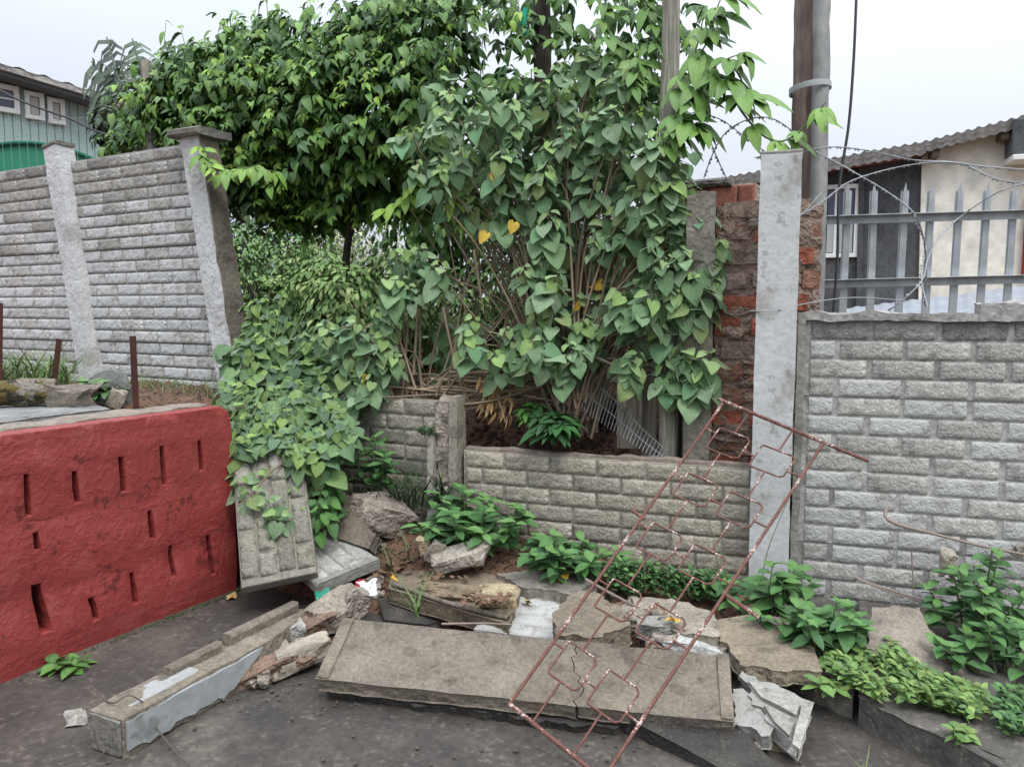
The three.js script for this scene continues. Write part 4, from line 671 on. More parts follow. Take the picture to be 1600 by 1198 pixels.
// split end of a brick-face panel, lower right
{
  const mk = (label, pts, seed) => rubble('panel_fragment', label, pts, 0.05, pnt(0.36, 0.35, 0.325, 0.006), { broken: [0, 3, 4], seed, up: V3(0, 1, 0.2) });
  const A = mk('pale panel end with moulded brick face at lower right', [[1160, 1051, 0.14], [1272, 1098, 0.12], [1249, 1172, 0.07], [1212, 1138, 0.09], [1176, 1092, 0.12]], 91);
  [[[1168, 1062, 0.145], [1250, 1098, 0.125], [1245, 1118, 0.112], [1190, 1090, 0.126]], [[1193, 1100, 0.122], [1243, 1124, 0.108], [1234, 1150, 0.09], [1210, 1128, 0.102]]].forEach((pts, i) => slabMesh(A.g, 'brick', pts.map(([x, y, h]) => lvl(x, y, h + 0.006)), 0.016, cem(0.42, 0.41, 0.38), { seed: 92 + i, rough: 0.004 }));
  slabMesh(A.g, 'end_rim', [[1254, 1094, 0.13], [1272, 1099, 0.122], [1250, 1171, 0.075], [1238, 1162, 0.085]].map(([x, y, h]) => lvl(x, y, h + 0.012)), 0.03, cem(0.46, 0.45, 0.42), { seed: 95 });
  mk('pale panel sliver tucked under the long panel end', [[1146, 1078, 0.11], [1170, 1084, 0.115], [1210, 1138, 0.085], [1203, 1152, 0.075], [1150, 1132, 0.08]], 96);
}
lumpThing('rubble_chunk', 'yellow-brown block under the right end of long panel', at(1182, 1152, 2.72), [0.20, 0.08, 0.13], cem(0.37, 0.30, 0.20, 0.02), 212, [0.1, -0.3, -0.15], 0.1);
rubble('broken_slab', 'dark flat kerb strip in front of the long panel', [[972, 1118, 0.07], [1020, 1112, 0.08], [1160, 1142, 0.06], [1232, 1215, 0.03], [1150, 1215, 0.02]], 0.06, M.slabDark, { seed: 17, broken: [0, 3] });
rubble('broken_slab', 'thin dark slab edge under the long panel front', [[505, 1072, 0.045], [990, 1122, 0.045], [960, 1140, 0.03], [640, 1100, 0.03]], 0.035, M.slabDark, { seed: 19, broken: [0, 2] });
// broken post in the left foreground
{
  const near = lvl(165, 1115, 0.14), far = lvl(440, 968, 0.15), D = far.clone().sub(near); D.y = 0; const L = 1.02; D.normalize();
  const g = thing('fallen_post', 'broken concrete post with blue-grey painted side in left foreground', 'rubble', V3(near.x, 0, near.z)); g.rotation.y = Math.atan2(-D.z, D.x);
  const mk = (geo, m, x, y, z, name, rx = 0) => { const p = part(g, name, geo, m); p.position.set(x, y, z); p.rotation.x = rx; return p; };
  const body = (l, w, h, seed, r = 0.006) => { const q = new THREE.BoxGeometry(l, h, w, 30, 4, 5); const m = mergeVertices(new THREE.BufferGeometry().setAttribute('position', q.toNonIndexed().attributes.position), 1e-4); roughen(m, r, 13, seed); const p = m.attributes.position; for (let i = 0; i < p.count; i++) { const x = p.getX(i); if (x > l / 2 - 0.28) { const k = (x - (l / 2 - 0.28)) / 0.28; if (p.getZ(i) > 0) p.setZ(i, p.getZ(i) * (1 - 0.9 * k) + 0.02 * (n3(x * 30, p.getY(i) * 30, 0, 4) - 0.5)); } } return crease(boxUV(m, 1.4, 0.3), 0.5); };
  mk(body(L, 0.16, 0.135, 5), cem(0.33, 0.29, 0.235, 0.012), L / 2, 0.068, 0, 'shaft');
  { const R = rng(31), pts = []; for (let i = 0; i <= 22; i++) pts.push([-0.31 + 0.62 * i / 22, -0.058 + 0.022 * R() + (i > 17 ? (i - 17) * 0.016 : 0)]); for (let i = 22; i >= 0; i--) pts.push([-0.31 + 0.62 * i / 22 + (i > 20 ? 0.02 : 0), 0.056 + 0.006 * R()]); mk(sheetOf(pts, 0.012), M.paintedSide, 0.32, 0.066, 0.09, 'painted_side'); }
  mk(block(0.30, 0.010, 0.10, 0.004, 0.6, 0.008, 7), pnt(0.40, 0.41, 0.40), 0.22, 0.134, -0.01, 'painted_patch');
  mk(block(0.26, 0.05, 0.05, 0.01, 0.2, 0.006, 8), M.slabBrown, 0.42, 0.145, -0.05, 'rib'); mk(block(0.42, 0.055, 0.055, 0.01, 0.5, 0.006, 9), M.slabBrown, 0.80, 0.15, -0.05, 'rib');
  mk(block(0.014, 0.125, 0.15, 0.004, 0.6, 0.005, 10), M.postDark, -0.004, 0.066, 0, 'end_face');
}
lumpThing('rubble_chunk', 'grey split chunk beside the broken post', at(425, 1000, 3.38), [0.24, 0.10, 0.12], M.stoneGrey, 221, [0.2, 0.6, 0.25], 0.14);
lumpThing('rubble_chunk', 'reddish crumbling chunk between post and long panel', at(434, 1040, 3.17), [0.30, 0.08, 0.10], M.coreRed, 222, [0.1, 0.55, 0.1], 0.2);
lumpThing('rubble_chunk', 'pale long chunk touching the left end of long panel', at(472, 1022, 3.22), [0.24, 0.09, 0.08], M.slabPale, 223, [0, 0.6, 0.15], 0.12);
lumpThing('rubble_chunk', 'pebbly rough chunk under the flat grey panel corner', at(522, 952, 3.62), [0.30, 0.14, 0.14], M.core, 224, [0.1, 0.75, 0.2], 0.18);
lumpThing('rubble_chunk', 'dark rough chunk behind the broken post tip', at(478, 985, 3.5), [0.22, 0.12, 0.12], M.coreRed, 225, [0, 0.6, 0.1], 0.2);
// slab leaning on the right wall
{
  const g = thing('broken_slab', 'brown broken slab leaning against the right wall among weeds', 'rubble');
  slabMesh(g, 'slab', [at(1362, 952, 3.28), at(1438, 946, 3.26), at(1452, 985, 3.16), at(1512, 1046, 2.98), at(1520, 1090, 2.88), at(1400, 1085, 2.88), at(1354, 1012, 3.08)], 0.055, cem(0.33, 0.29, 0.25, 0.01), { seed: 26, broken: 'all', jag: 0.012, up: V3(0, 0.5, 1) });
}
lumpThing('rubble_chunk', 'pale flaky stone standing against the right wall', at(1480, 880, 3.48), [0.06, 0.11, 0.05], cem(0.55, 0.50, 0.43, 0.02), 231, [0, 0, 0.1]);
lumpThing('rubble_chunk', 'grey stub of stone at the far right of the wall', at(1597, 862, 3.40), [0.07, 0.05, 0.05], M.core, 232);
lumpThing('rubble_chunk', 'grey block at the right edge beside the weeds', at(1606, 1085, 3.0), [0.16, 0.16, 0.16], M.stoneGrey, 233);
lumpThing('rubble_chunk', 'flat blue-grey stone behind the red wall', at(172, 615, 4.7), [0.22, 0.26, 0.06], M.slabCement, 234, [0, 0, 0.1], 0.1);
lumpThing('rubble_chunk', 'small pale pointed stone behind the red wall', at(183, 622, 4.5), [0.09, 0.10, 0.05], M.slabPale, 235, [0, 0, -0.4], 0.14);
// sticks along the right wall and in the heap
const stickM = mat(0.26, 0.20, 0.165);
[[[[1386, 792, 3.5], [1384, 808, 3.46], [1400, 818, 3.42], [1460, 834, 3.4], [1530, 852, 3.36], [1610, 868, 3.32]], 0.008, 'knobbly dry branch stretched along the right wall'], [[[1336, 902, 3.55], [1380, 918, 3.5], [1450, 940, 3.4], [1540, 968, 3.3], [1640, 998, 3.2]], 0.006, 'thin dry stick crossing in front of the right wall weeds'], [[[1425, 862, 3.5], [1427, 900, 3.5], [1428, 945, 3.5]], 0.004, 'short upright twig against the right wall'],
 [[[915, 905, 3.6], [960, 930, 3.5], [1010, 955, 3.4], [1060, 975, 3.35]], 0.008, 'long split stick across the slab pieces'], [[[690, 975, 3.3], [760, 974, 3.28], [800, 976, 3.26]], 0.006, 'pale twig along the back of the long panel'], [[[1340, 905, 3.5], [1400, 928, 3.45], [1470, 950, 3.4]], 0.004, 'second thin stick beside the right wall']].forEach(([pts, r, label]) => single('dry_stick', label, 'stick', taperTube(pts.map(([x, y, d]) => at(x, y, d)), r, r * 0.6, 24, 6), stickM));
single('loose_wire', 'thin dark wire curling off the broken post', 'wire', tube([lvl(140, 1072, 0.15), lvl(178, 1098, 0.15), lvl(200, 1086, 0.17), lvl(218, 1094, 0.15), lvl(232, 1108, 0.1), lvl(240, 1130, 0.06), lvl(270, 1170, 0.02), lvl(300, 1200, 0.02)], 0.003, 50, 5), M.darkWire);
single('loose_wire', 'short dark wire lying beside the broken post end', 'wire', tube([lvl(172, 1168, 0.02), lvl(150, 1185, 0.02), lvl(138, 1205, 0.02)], 0.003, 14, 5), M.darkWire);
// litter
function scrap(name, label, cat, p, w, h, m, seed, rot) { const g = new THREE.PlaneGeometry(w, h, 6, 6); const a = g.attributes.position; for (let i = 0; i < a.count; i++) { const x = a.getX(i), y = a.getY(i); a.setXYZ(i, x + (n3(x * 60, y * 60, 1, seed) - 0.5) * w * 0.3, y + (n3(x * 60, y * 60, 2, seed) - 0.5) * h * 0.3, (n3(x * 50, y * 50, 3, seed) - 0.3) * w * 0.5); } g.rotateX(-1.1); g.computeVertexNormals(); const q = single(name, label, cat, g, m); q.position.copy(p); q.rotation.y = rot; return q; }
scrap('paper_scrap', 'white and red crumpled paper on the rubble', 'litter', lvl(574, 920, 0.17), 0.085, 0.09, M.paper, 3, 0.4); scrap('paper_scrap', 'small pale scrap on the dark kerb piece', 'litter', lvl(624, 938, 0.08), 0.035, 0.03, M.paper, 4, 0.9); scrap('paper_scrap', 'flat white scrap left of the broken post', 'litter', lvl(118, 1123, 0.015), 0.075, 0.06, cem(0.6, 0.58, 0.54), 5, 0.2); scrap('cloth_scrap', 'scrap of red cloth beside the crumpled paper', 'litter', lvl(563, 912, 0.16), 0.05, 0.05, M.clothRed, 6, 0.4); scrap('plastic_scrap', 'teal plastic scrap under the flat grey panel', 'litter', lvl(512, 932, 0.13), 0.11, 0.06, M.greenSheet, 7, 0.3);
[[880, 902, 0.22, 'bright yellow fallen leaf on the long cracked slab'], [360, 932, 0.02, 'tan fallen leaf at the foot of red wall'], [615, 905, 0.17, 'orange fallen leaf on the ribbed slab'], [824, 940, 0.15, 'pale yellow leaf on the white panel piece'], [1052, 970, 0.22, 'yellow fallen leaf on the tan slab']].forEach(([x, y, h, l], i) => scrap('fallen_leaf', l, 'leaf', lvl(x, y, h), 0.055, 0.035, i === 1 || i === 3 ? mat(0.5, 0.33, 0.14) : M.yellowLeaf, 20 + i, i * 0.7));
{   // grit and crumbs scattered over the yard and heap
  const R = rng(77), list = []; for (let i = 0; i < 1500; i++) { const near = R() < 0.6, x = -1.4 + R() * 3.0, z = near ? -2.75 - R() * 0.9 : -2.1 - R() * 1.7, s = 0.002 + 0.008 * Math.pow(R(), 3); const g = new THREE.IcosahedronGeometry(s, 0); g.scale(1, 0.6, 1); g.rotateY(R() * 6); g.translate(x, 0.004 + s * 0.4, z); list.push(g); }
  const g = single('grit', 'scattered crumbs of broken concrete on the yard', 'grit', joined(list), M.core); g.userData.kind = 'stuff';
}
{   // crumbled masonry packed between the slabs
  const R = rng(80), list = [], spots = [[640, 900, 0.08, 0.5], [720, 915, 0.1, 0.5], [830, 930, 0.1, 0.5], [930, 940, 0.12, 0.5], [1010, 975, 0.14, 0.4], [1080, 1000, 0.12, 0.35], [560, 930, 0.05, 0.35], [450, 1030, 0.01, 0.3], [1130, 1010, 0.1, 0.3], [400, 1060, 0.0, 0.25], [680, 870, 0.12, 0.4], [1180, 1130, 0.02, 0.3], [600, 850, 0.18, 0.4], [1130, 1150, 0.01, 0.3]];
  for (const [x, y, h, sp] of spots) for (let i = 0; i < 26; i++) { const c = lvl(x, y, h), s = 0.012 + 0.045 * R() * R(); const g = lump(s * 1.5, s, s * 1.2, 300 + (i % 9), 0.25, 1); g.rotateY(R() * 6); g.rotateX(R()); g.translate(c.x + (R() - 0.5) * sp, c.y + 0.01 + 0.05 * R() * R(), c.z + (R() - 0.5) * sp * 0.7); list.push(g); }
  single('masonry_crumbs', 'small broken bits of concrete between the slabs', 'rubble', joined(list), M.core).userData.kind = 'stuff';
}
{   // rotten leaf litter
  const R = rng(78), list = []; const put = (px, py, h, n, sp) => { for (let i = 0; i < n; i++) { const c = lvl(px, py, h), w = 0.02 + 0.03 * R(); const g = new THREE.PlaneGeometry(w, w * 0.6, 2, 1); const a = g.attributes.position; for (let k = 0; k < a.count; k++) a.setZ(k, a.getX(k) * a.getX(k) * 14); g.rotateX(-1.57 + (R() - 0.5)); g.rotateY(R() * 6); g.rotateZ((R() - 0.5) * 0.9); g.translate(c.x + (R() - 0.5) * sp, c.y + 0.01 + R() * 0.03, c.z + (R() - 0.5) * sp * 0.6); list.push(g); } };
  put(760, 945, 0.19, 60, 0.22); put(650, 880, 0.15, 30, 0.3); put(900, 640, 0.78, 60, 0.7); put(620, 900, 0.13, 20, 0.2); put(1000, 965, 0.2, 14, 0.3); put(700, 905, 0.17, 20, 0.3);
  single('leaf_litter', 'brown rotten leaves on the slabs and soil', 'leaves', joined(list), M.dryLeaf).userData.kind = 'stuff';
}
{   // clods on the soil bed
  const R = rng(79), list = []; for (let i = 0; i < 700; i++) { const t = R(), x = -0.25 + 1.5 * t, zb = -4.5 + 0.36 * (x + 0.32), b = R() * 0.75, s = 0.006 + 0.022 * R() * R(); const g = new THREE.IcosahedronGeometry(s, 0); g.rotateY(R() * 6); g.translate(x, 0.66 + 0.30 * step(0, 1.1, b) + s * 0.3 + 0.02 * R(), zb - b); list.push(g); }
  single('soil_clods', 'crumbly brown clods on the soil bed', 'soil', joined(list), M.soil).userData.kind = 'stuff';
}
// scrap of wire mesh on the soil bed
{
  const g = thing('wire_mesh', 'bent scrap of wire mesh on the soil bed by the planks', 'wire mesh'); const n = 30, A0 = at(905, 602, 4.5), A1 = at(1042, 692, 4.06), B0 = at(890, 628, 4.42), B1 = at(1030, 722, 4.0);
  for (let i = 0; i < n; i++) { const t = i / (n - 1), a = A0.clone().lerp(A1, t), b = B0.clone().lerp(B1, t); a.y += 0.03 * Math.sin(t * 5) + 0.08 * (1 - t); part(g, 'mesh_wire', bar(a, b, 0.0022, 4), M.wire); }
  for (const s of [0.1, 0.55]) part(g, 'cross_wire', tube([0, 0.25, 0.5, 0.75, 1].map((t) => { const a = A0.clone().lerp(A1, t); a.y += 0.03 * Math.sin(t * 5) + 0.08 * (1 - t); return a.lerp(B0.clone().lerp(B1, t), s); }), 0.0025, 20, 4), M.wire);
}

// ------------------------------------------------------------------ leaves
function blade(w, o = {}) {
  const R = o.rows ?? 6, C = o.cols ?? 4, pos = [], uv = [], idx = [];
  for (let i = 0; i <= R; i++) for (let j = 0; j <= C; j++) {
    const t = i / R, s = j / C * 2 - 1, hw = w(t);
    const x = s * hw, y = t - (o.lobe ?? 0) * Math.abs(s) * Math.pow(1 - t, 3) + (o.lobe ?? 0);
    const z = -(o.droop ?? 0.25) * t * t + (o.fold ?? 0.3) * Math.abs(x) + (o.wave ?? 0.03) * Math.sin(t * 7 + (o.ph ?? 0)) * Math.abs(s);
    pos.push(x, y, z); uv.push(s * 0.5 + 0.5, t); if (i && j) { const a = (i - 1) * (C + 1) + j - 1, b = i * (C + 1) + j - 1; idx.push(a, a + 1, b, b, a + 1, b + 1); }
  }
  const g = new THREE.BufferGeometry(); g.setAttribute('position', new THREE.Float32BufferAttribute(pos, 3)); g.setAttribute('uv', new THREE.Float32BufferAttribute(uv, 2)); g.setIndex(idx); g.computeVertexNormals(); return g;
}
const heartW = (t) => 0.47 * Math.pow(Math.max(0, Math.sin(Math.PI * Math.pow(Math.min(1, t * 0.985 + 0.015), 0.55))), 0.85) + 0.002;
const HEART = [0, 1, 2, 3, 4].map((k) => blade((t) => heartW(t) * (0.92 + 0.05 * k), { rows: 7, cols: 4, lobe: 0.17, droop: [0.1, 0.25, 0.4, 0.18, 0.05][k], fold: [0.35, 0.2, 0.5, 0.1, 0.28][k], wave: 0.05, ph: k }));
const ovalW = (t) => 0.25 * Math.pow(Math.max(0, Math.sin(Math.PI * Math.pow(t, 0.9))), 0.8) + 0.006;
const OVAL = [0, 1, 2, 3].map((k) => blade((t) => ovalW(t) * (0.85 + 0.1 * k), { rows: 5, cols: 2, droop: [0.15, 0.3, 0.05, 0.22][k], fold: 0.35, wave: 0.02, ph: k }));
const lanceW = (t) => 0.19 * Math.pow(Math.max(0, Math.sin(Math.PI * Math.pow(t, 0.85))), 0.8) + 0.004;
function lobed(k) {
  const list = []; [[0, 1], [0.72, 0.74], [-0.72, 0.74]].slice(0, k === 3 ? 1 : 3).forEach(([a, s], i) => { const b = blade((t) => lanceW(t) * (k === 3 ? 1.5 : 1.1), { rows: 5, cols: 2, droop: 0.28 + 0.14 * k + (i ? 0.1 : 0), fold: 0.35, wave: 0.02, ph: i }); b.scale(s, s, s); b.rotateZ(a); b.translate(0, 0.06, 0); list.push(b.toNonIndexed()); });
  const g = mergeVertices(mergeGeometries(list)); g.computeVertexNormals(); return g;
}
const VINE = [0, 1, 2, 3].map(lobed);
const GRASS = [blade((t) => 0.022 * (1 - t * 0.95) + 0.002, { rows: 6, cols: 1, droop: 0.5, fold: 0 }), blade((t) => 0.018 * (1 - t * 0.95) + 0.002, { rows: 6, cols: 1, droop: 0.9, fold: 0 })];

const leafMat = (c, rough, o = {}) => new THREE.MeshPhysicalMaterial({ color: col(...c), roughness: rough, ...(rough > 0.85 ? { transmission: 0.25, thickness: 0 } : {}), side: THREE.DoubleSide, map: T.leaf, bumpMap: T.leafBump, bumpScale: 0.0015, ...o });
// adds leaves to a plant: the ones that show largest as parts, the rest as one part
function addLeaves(plant, specs, geos, palette, rough, most = 300, partName = 'leaf') {
  specs.forEach((s) => { s.score = s.size / Math.max(1, s.p.distanceTo(camera.position)) * (1 + (s.front ?? 0)); }); specs.sort((a, b) => b.score - a.score);
  const mats = palette.map((c) => leafMat(c, rough)), x = V3(), y = V3(), z = V3(), m4 = new THREE.Matrix4();
  const frame = (s) => { z.copy(s.n).normalize(); y.copy(s.t); y.addScaledVector(z, -y.dot(z)); if (y.lengthSq() < 1e-6) y.set(0, -1, 0.01); y.normalize(); x.crossVectors(y, z); m4.makeBasis(x.clone().multiplyScalar(s.size), y.clone().multiplyScalar(s.size), z.clone().multiplyScalar(s.size)).setPosition(s.p); return m4; };
  const few = specs.slice(0, most), rest = specs.slice(most);
  few.forEach((s) => { const l = part(plant, partName, geos[s.g % geos.length], mats[s.c % mats.length]); l.applyMatrix4(frame(s)); });
  if (!rest.length) return;
  let nv = 0, ni = 0; rest.forEach((s) => { const g = geos[s.g % geos.length]; nv += g.attributes.position.count; ni += g.index.count; });
  const P = new Float32Array(nv * 3), N = new Float32Array(nv * 3), U = new Float32Array(nv * 2), K = new Float32Array(nv * 3), I = new Uint32Array(ni); let v = 0, q = 0; const w = V3();
  rest.forEach((s, si) => {
    const g = geos[s.g % geos.length], gp = g.attributes.position, gn = g.attributes.normal, gu = g.attributes.uv, m = frame(s), nm = new THREE.Matrix3().getNormalMatrix(m), c = palette[s.c % palette.length], j = 0.8 + 0.4 * hash3(si, 3, 7);
    for (let i = 0; i < gp.count; i++) { w.fromBufferAttribute(gp, i).applyMatrix4(m); P.set([w.x, w.y, w.z], (v + i) * 3); w.fromBufferAttribute(gn, i).applyMatrix3(nm).normalize(); N.set([w.x, w.y, w.z], (v + i) * 3); U[(v + i) * 2] = gu.getX(i); U[(v + i) * 2 + 1] = gu.getY(i); K[(v + i) * 3] = c[0] * j; K[(v + i) * 3 + 1] = c[1] * j; K[(v + i) * 3 + 2] = c[2] * j; }
    for (let i = 0; i < g.index.count; i++) I[q++] = g.index.getX(i) + v; v += gp.count;
  });
  const G = new THREE.BufferGeometry(); G.setAttribute('position', new THREE.BufferAttribute(P, 3)); G.setAttribute('normal', new THREE.BufferAttribute(N, 3)); G.setAttribute('uv', new THREE.BufferAttribute(U, 2)); G.setAttribute('color', new THREE.BufferAttribute(K, 3)); G.setIndex(new THREE.BufferAttribute(I, 1));
  const f = part(plant, 'foliage', G, leafMat([1, 1, 1], rough, { vertexColors: true })); f.userData.kind = 'stuff';
}
const rnd3 = (R, a = 1) => V3((R() - 0.5) * 2 * a, (R() - 0.5) * 2 * a, (R() - 0.5) * 2 * a);

// ------------------------------------------------------------------ the big vine on its trellis
{
  const A = V3(-3.7, 0, -7.5), B = V3(1.2, 0, -5.25), f = upright(A, B), R = rng(301);
  const toCam = V3(-(B.z - A.z), 0, B.x - A.x).normalize(); if (toCam.z < 0) toCam.negate();
  const outline = [[262, 250], [258, 185], [268, 150], [282, 122], [300, 100], [322, 96], [350, 92], [400, 74], [425, 48], [445, 60], [480, 52], [500, 46], [540, 62], [590, 34], [640, 22], [660, 10], [700, 18], [760, 0], [830, -40], [960, -50], [1060, -30], [1095, 10], [1110, 60], [1105, 110], [1080, 150], [1055, 200], [1045, 290], [1000, 320], [800, 330], [700, 330], [640, 345], [560, 345], [500, 362], [440, 335], [390, 330], [352, 280], [348, 228], [290, 232]].map(([x, y]) => { const [u, v] = f.uv(x, y); return [u, v]; });
  const inside = (u, v) => { let c = false; for (let i = 0, j = outline.length - 1; i < outline.length; j = i++) { const [a, b] = outline[i], [d, e] = outline[j]; if ((b > v) !== (e > v) && u < (d - a) * (v - b) / (e - b) + a) c = !c; } return c; };
  const edgeD = (u, v) => { let m = 9; for (let i = 0, j = outline.length - 1; i < outline.length; j = i++) { const [a, b] = outline[i], [d, e] = outline[j], L2 = (d - a) ** 2 + (e - b) ** 2, t = clamp(((u - a) * (d - a) + (v - b) * (e - b)) / L2); m = Math.min(m, Math.hypot(u - a - t * (d - a), v - b - t * (e - b))); } return m; };
  const us = outline.map((p) => p[0]), vs = outline.map((p) => p[1]), u0 = Math.min(...us), u1 = Math.max(...us), v0 = Math.min(...vs), v1 = Math.max(...vs), dir = B.clone().sub(A).normalize();
  const W = (u, v, w) => A.clone().addScaledVector(dir, u).addScaledVector(toCam, w).setY(v);
  const vine = thing('passion_vine', 'dense glossy climbing vine over a trellis above the wall gap', 'vine'); const specs = [];
  const palette = [[0.085, 0.190, 0.032], [0.115, 0.245, 0.038], [0.155, 0.30, 0.046], [0.062, 0.145, 0.034], [0.28, 0.45, 0.06], [0.20, 0.37, 0.05]];
  const shoot = (p, d, n, size, lightTip, gsel) => {
    const pts = []; let q = p.clone(), dd = d.clone(); for (let i = 0; i < n; i++) {
      const side = (i % 2 ? 1 : -1), lat = V3().crossVectors(dd, V3(0, 1, 0)).normalize().multiplyScalar(side), young = lightTip && i > n * 0.6;
      const s = size * (0.75 + 0.5 * R()) * (young ? 0.7 : 1); const t = lat.multiplyScalar(0.65).add(V3(0, -0.55 - 0.4 * R(), 0)).addScaledVector(toCam, 0.25 + 0.35 * R()).add(rnd3(R, 0.3));
      specs.push({ p: q.clone().add(rnd3(R, 0.02)), n: V3(0, 0.95, 0).addScaledVector(toCam, 0.5).add(rnd3(R, 0.5)), t, size: s, g: gsel ?? (R() < 0.62 ? Math.floor(R() * 3) : 3), c: young ? (R() < 0.5 ? 4 : 5) : Math.floor(R() * 4) === 3 ? 3 : Math.floor(R() * 3), front: q.clone().sub(A).dot(toCam) });
      pts.push(q.clone()); q = q.clone().addScaledVector(dd, 0.055 + 0.03 * R()); dd.add(V3(0, -0.13, 0)).normalize();
    }
    return pts;
  };
  let n = 0, guard = 0;
  while (n < 1300 && guard++ < 20000) {
    const u = u0 + (u1 - u0) * R(), v = v0 + (v1 - v0) * R(); if (!inside(u, v)) continue; const px = 190 + (u - u0) / (u1 - u0) * 860; if (px > 760 && R() < 0.7) continue; if (px > 620 && R() < 0.3) continue;
    const e = edgeD(u, v), bulge = (px < 400 ? 0.3 : 0.5) * Math.sqrt(Math.min(1, e / 0.55)), w = bulge * (R() < 0.72 ? 0.65 + 0.35 * R() : -0.8 + 1.4 * R());
    shoot(W(u, v, w), toCam.clone().multiplyScalar(0.7).addScaledVector(dir, (R() - 0.5) * 1.5).add(V3(0, 0.45 - 0.5 * R(), 0)).normalize(), 6 + Math.floor(R() * 4), 0.098, R() < 0.28); n++;
  }
  for (let i = 0; i < 2600; i++) { const u = u0 + (u1 - u0) * R(), v = v0 + (v1 - v0) * R(), px = 190 + (u - u0) / (u1 - u0) * 860; if (!inside(u, v) || edgeD(u, v) < 0.12 || (px > 700 && R() < 0.75)) continue; specs.push({ p: W(u, v, (R() - 0.55) * 0.55), n: rnd3(R).add(toCam).add(V3(0, 0.5, 0)), t: rnd3(R, 0.6).add(V3(0, -0.7, 0)), size: 0.16, g: Math.floor(R() * 4), c: R() < 0.5 ? 3 : 0 }); }
  // shoots that stand up out of the top
  for (const [x, y] of [[262, 78], [300, 84], [375, 76], [425, 30], [440, 44], [480, 44], [500, 40], [548, 52], [592, 26], [640, 14], [655, 4], [690, 10], [735, 2]]) { const [u, v] = f.uv(x, y + 14); const p = W(u, v, 0.05); const pts = shoot(p, V3((R() - 0.5) * 0.6, 1, 0.1).normalize(), 5, 0.12, true); part(vine, 'shoot', taperTube([p.clone().add(V3(0, -0.25, -0.05)), ...pts], 0.005, 0.002, 12, 5), M.stemGreen); }
  // trailing shoots on the right, out over the pole
  const trail = (pts, d, k, size, bright) => { const P = pts.map(([x, y], i) => at(x, y, d - 0.05 * i)); part(vine, 'shoot', taperTube(P, 0.007, 0.003, 30, 6), M.stemGreen); const c = new THREE.CatmullRomCurve3(P); for (let i = 0; i < k; i++) { const p = c.getPoint((i + 0.6) / k); specs.push({ p, n: V3((R() - 0.5) * 0.9, 0.8, 0.45), t: V3((i % 2 ? 0.8 : -0.3) + R() * 0.4, -0.3 - 0.4 * R(), 0.25), size: size * (0.75 + 0.5 * R()), g: i % 3, c: bright ? (R() < 0.5 ? 4 : R() < 0.5 ? 5 : 2) : 1 + Math.floor(R() * 2), front: 6 }); } };
  trail([[1056, 150], [1085, 100], [1110, 55], [1118, 20], [1130, -10]], 4.05, 8, 0.17); trail([[1060, 130], [1090, 70], [1100, 20]], 4.05, 6, 0.15); trail([[1050, 190], [1090, 130], [1130, 95], [1165, 82]], 4.0, 9, 0.18); trail([[1065, 170], [1120, 120], [1145, 130], [1175, 160]], 3.95, 8, 0.18); trail([[1140, 135], [1160, 175], [1198, 215], [1225, 220], [1260, 195], [1290, 160]], 3.9, 9, 0.13, true); trail([[1040, 230], [1060, 190], [1095, 200]], 4.0, 7, 0.17); trail([[1000, -20], [1020, 30], [1030, 90]], 4.3, 8, 0.15); trail([[960, -30], [940, 30], [960, 90]], 4.5, 9, 0.15); trail([[1030, 40], [1000, 90], [990, 140]], 4.3, 9, 0.15);
  trail([[310, 225], [318, 245], [330, 262], [360, 268], [400, 258]], 5.3, 12, 0.12, true); trail([[340, 275], [380, 262], [430, 268]], 5.35, 12, 0.13, true); trail([[600, 330], [640, 300], [650, 270]], 5.2, 12, 0.13, true); trail([[720, 350], [740, 320], [700, 300]], 4.7, 10, 0.14, true); trail([[700, 330], [760, 345], [820, 320]], 4.7, 10, 0.14, true);
  part(vine, 'main_stem', taperTube([at(560, 560, 6), at(540, 420, 6), at(548, 330, 5.9), at(530, 200, 5.8)], 0.04, 0.02, 20, 7), M.trunkDark); part(vine, 'main_stem', taperTube([at(905, 600, 4.9), at(890, 400, 4.9), at(905, 200, 4.8), at(930, 60, 4.8)], 0.03, 0.015, 20, 7), M.stem);
  addLeaves(vine, specs, VINE, palette, 0.5);
}

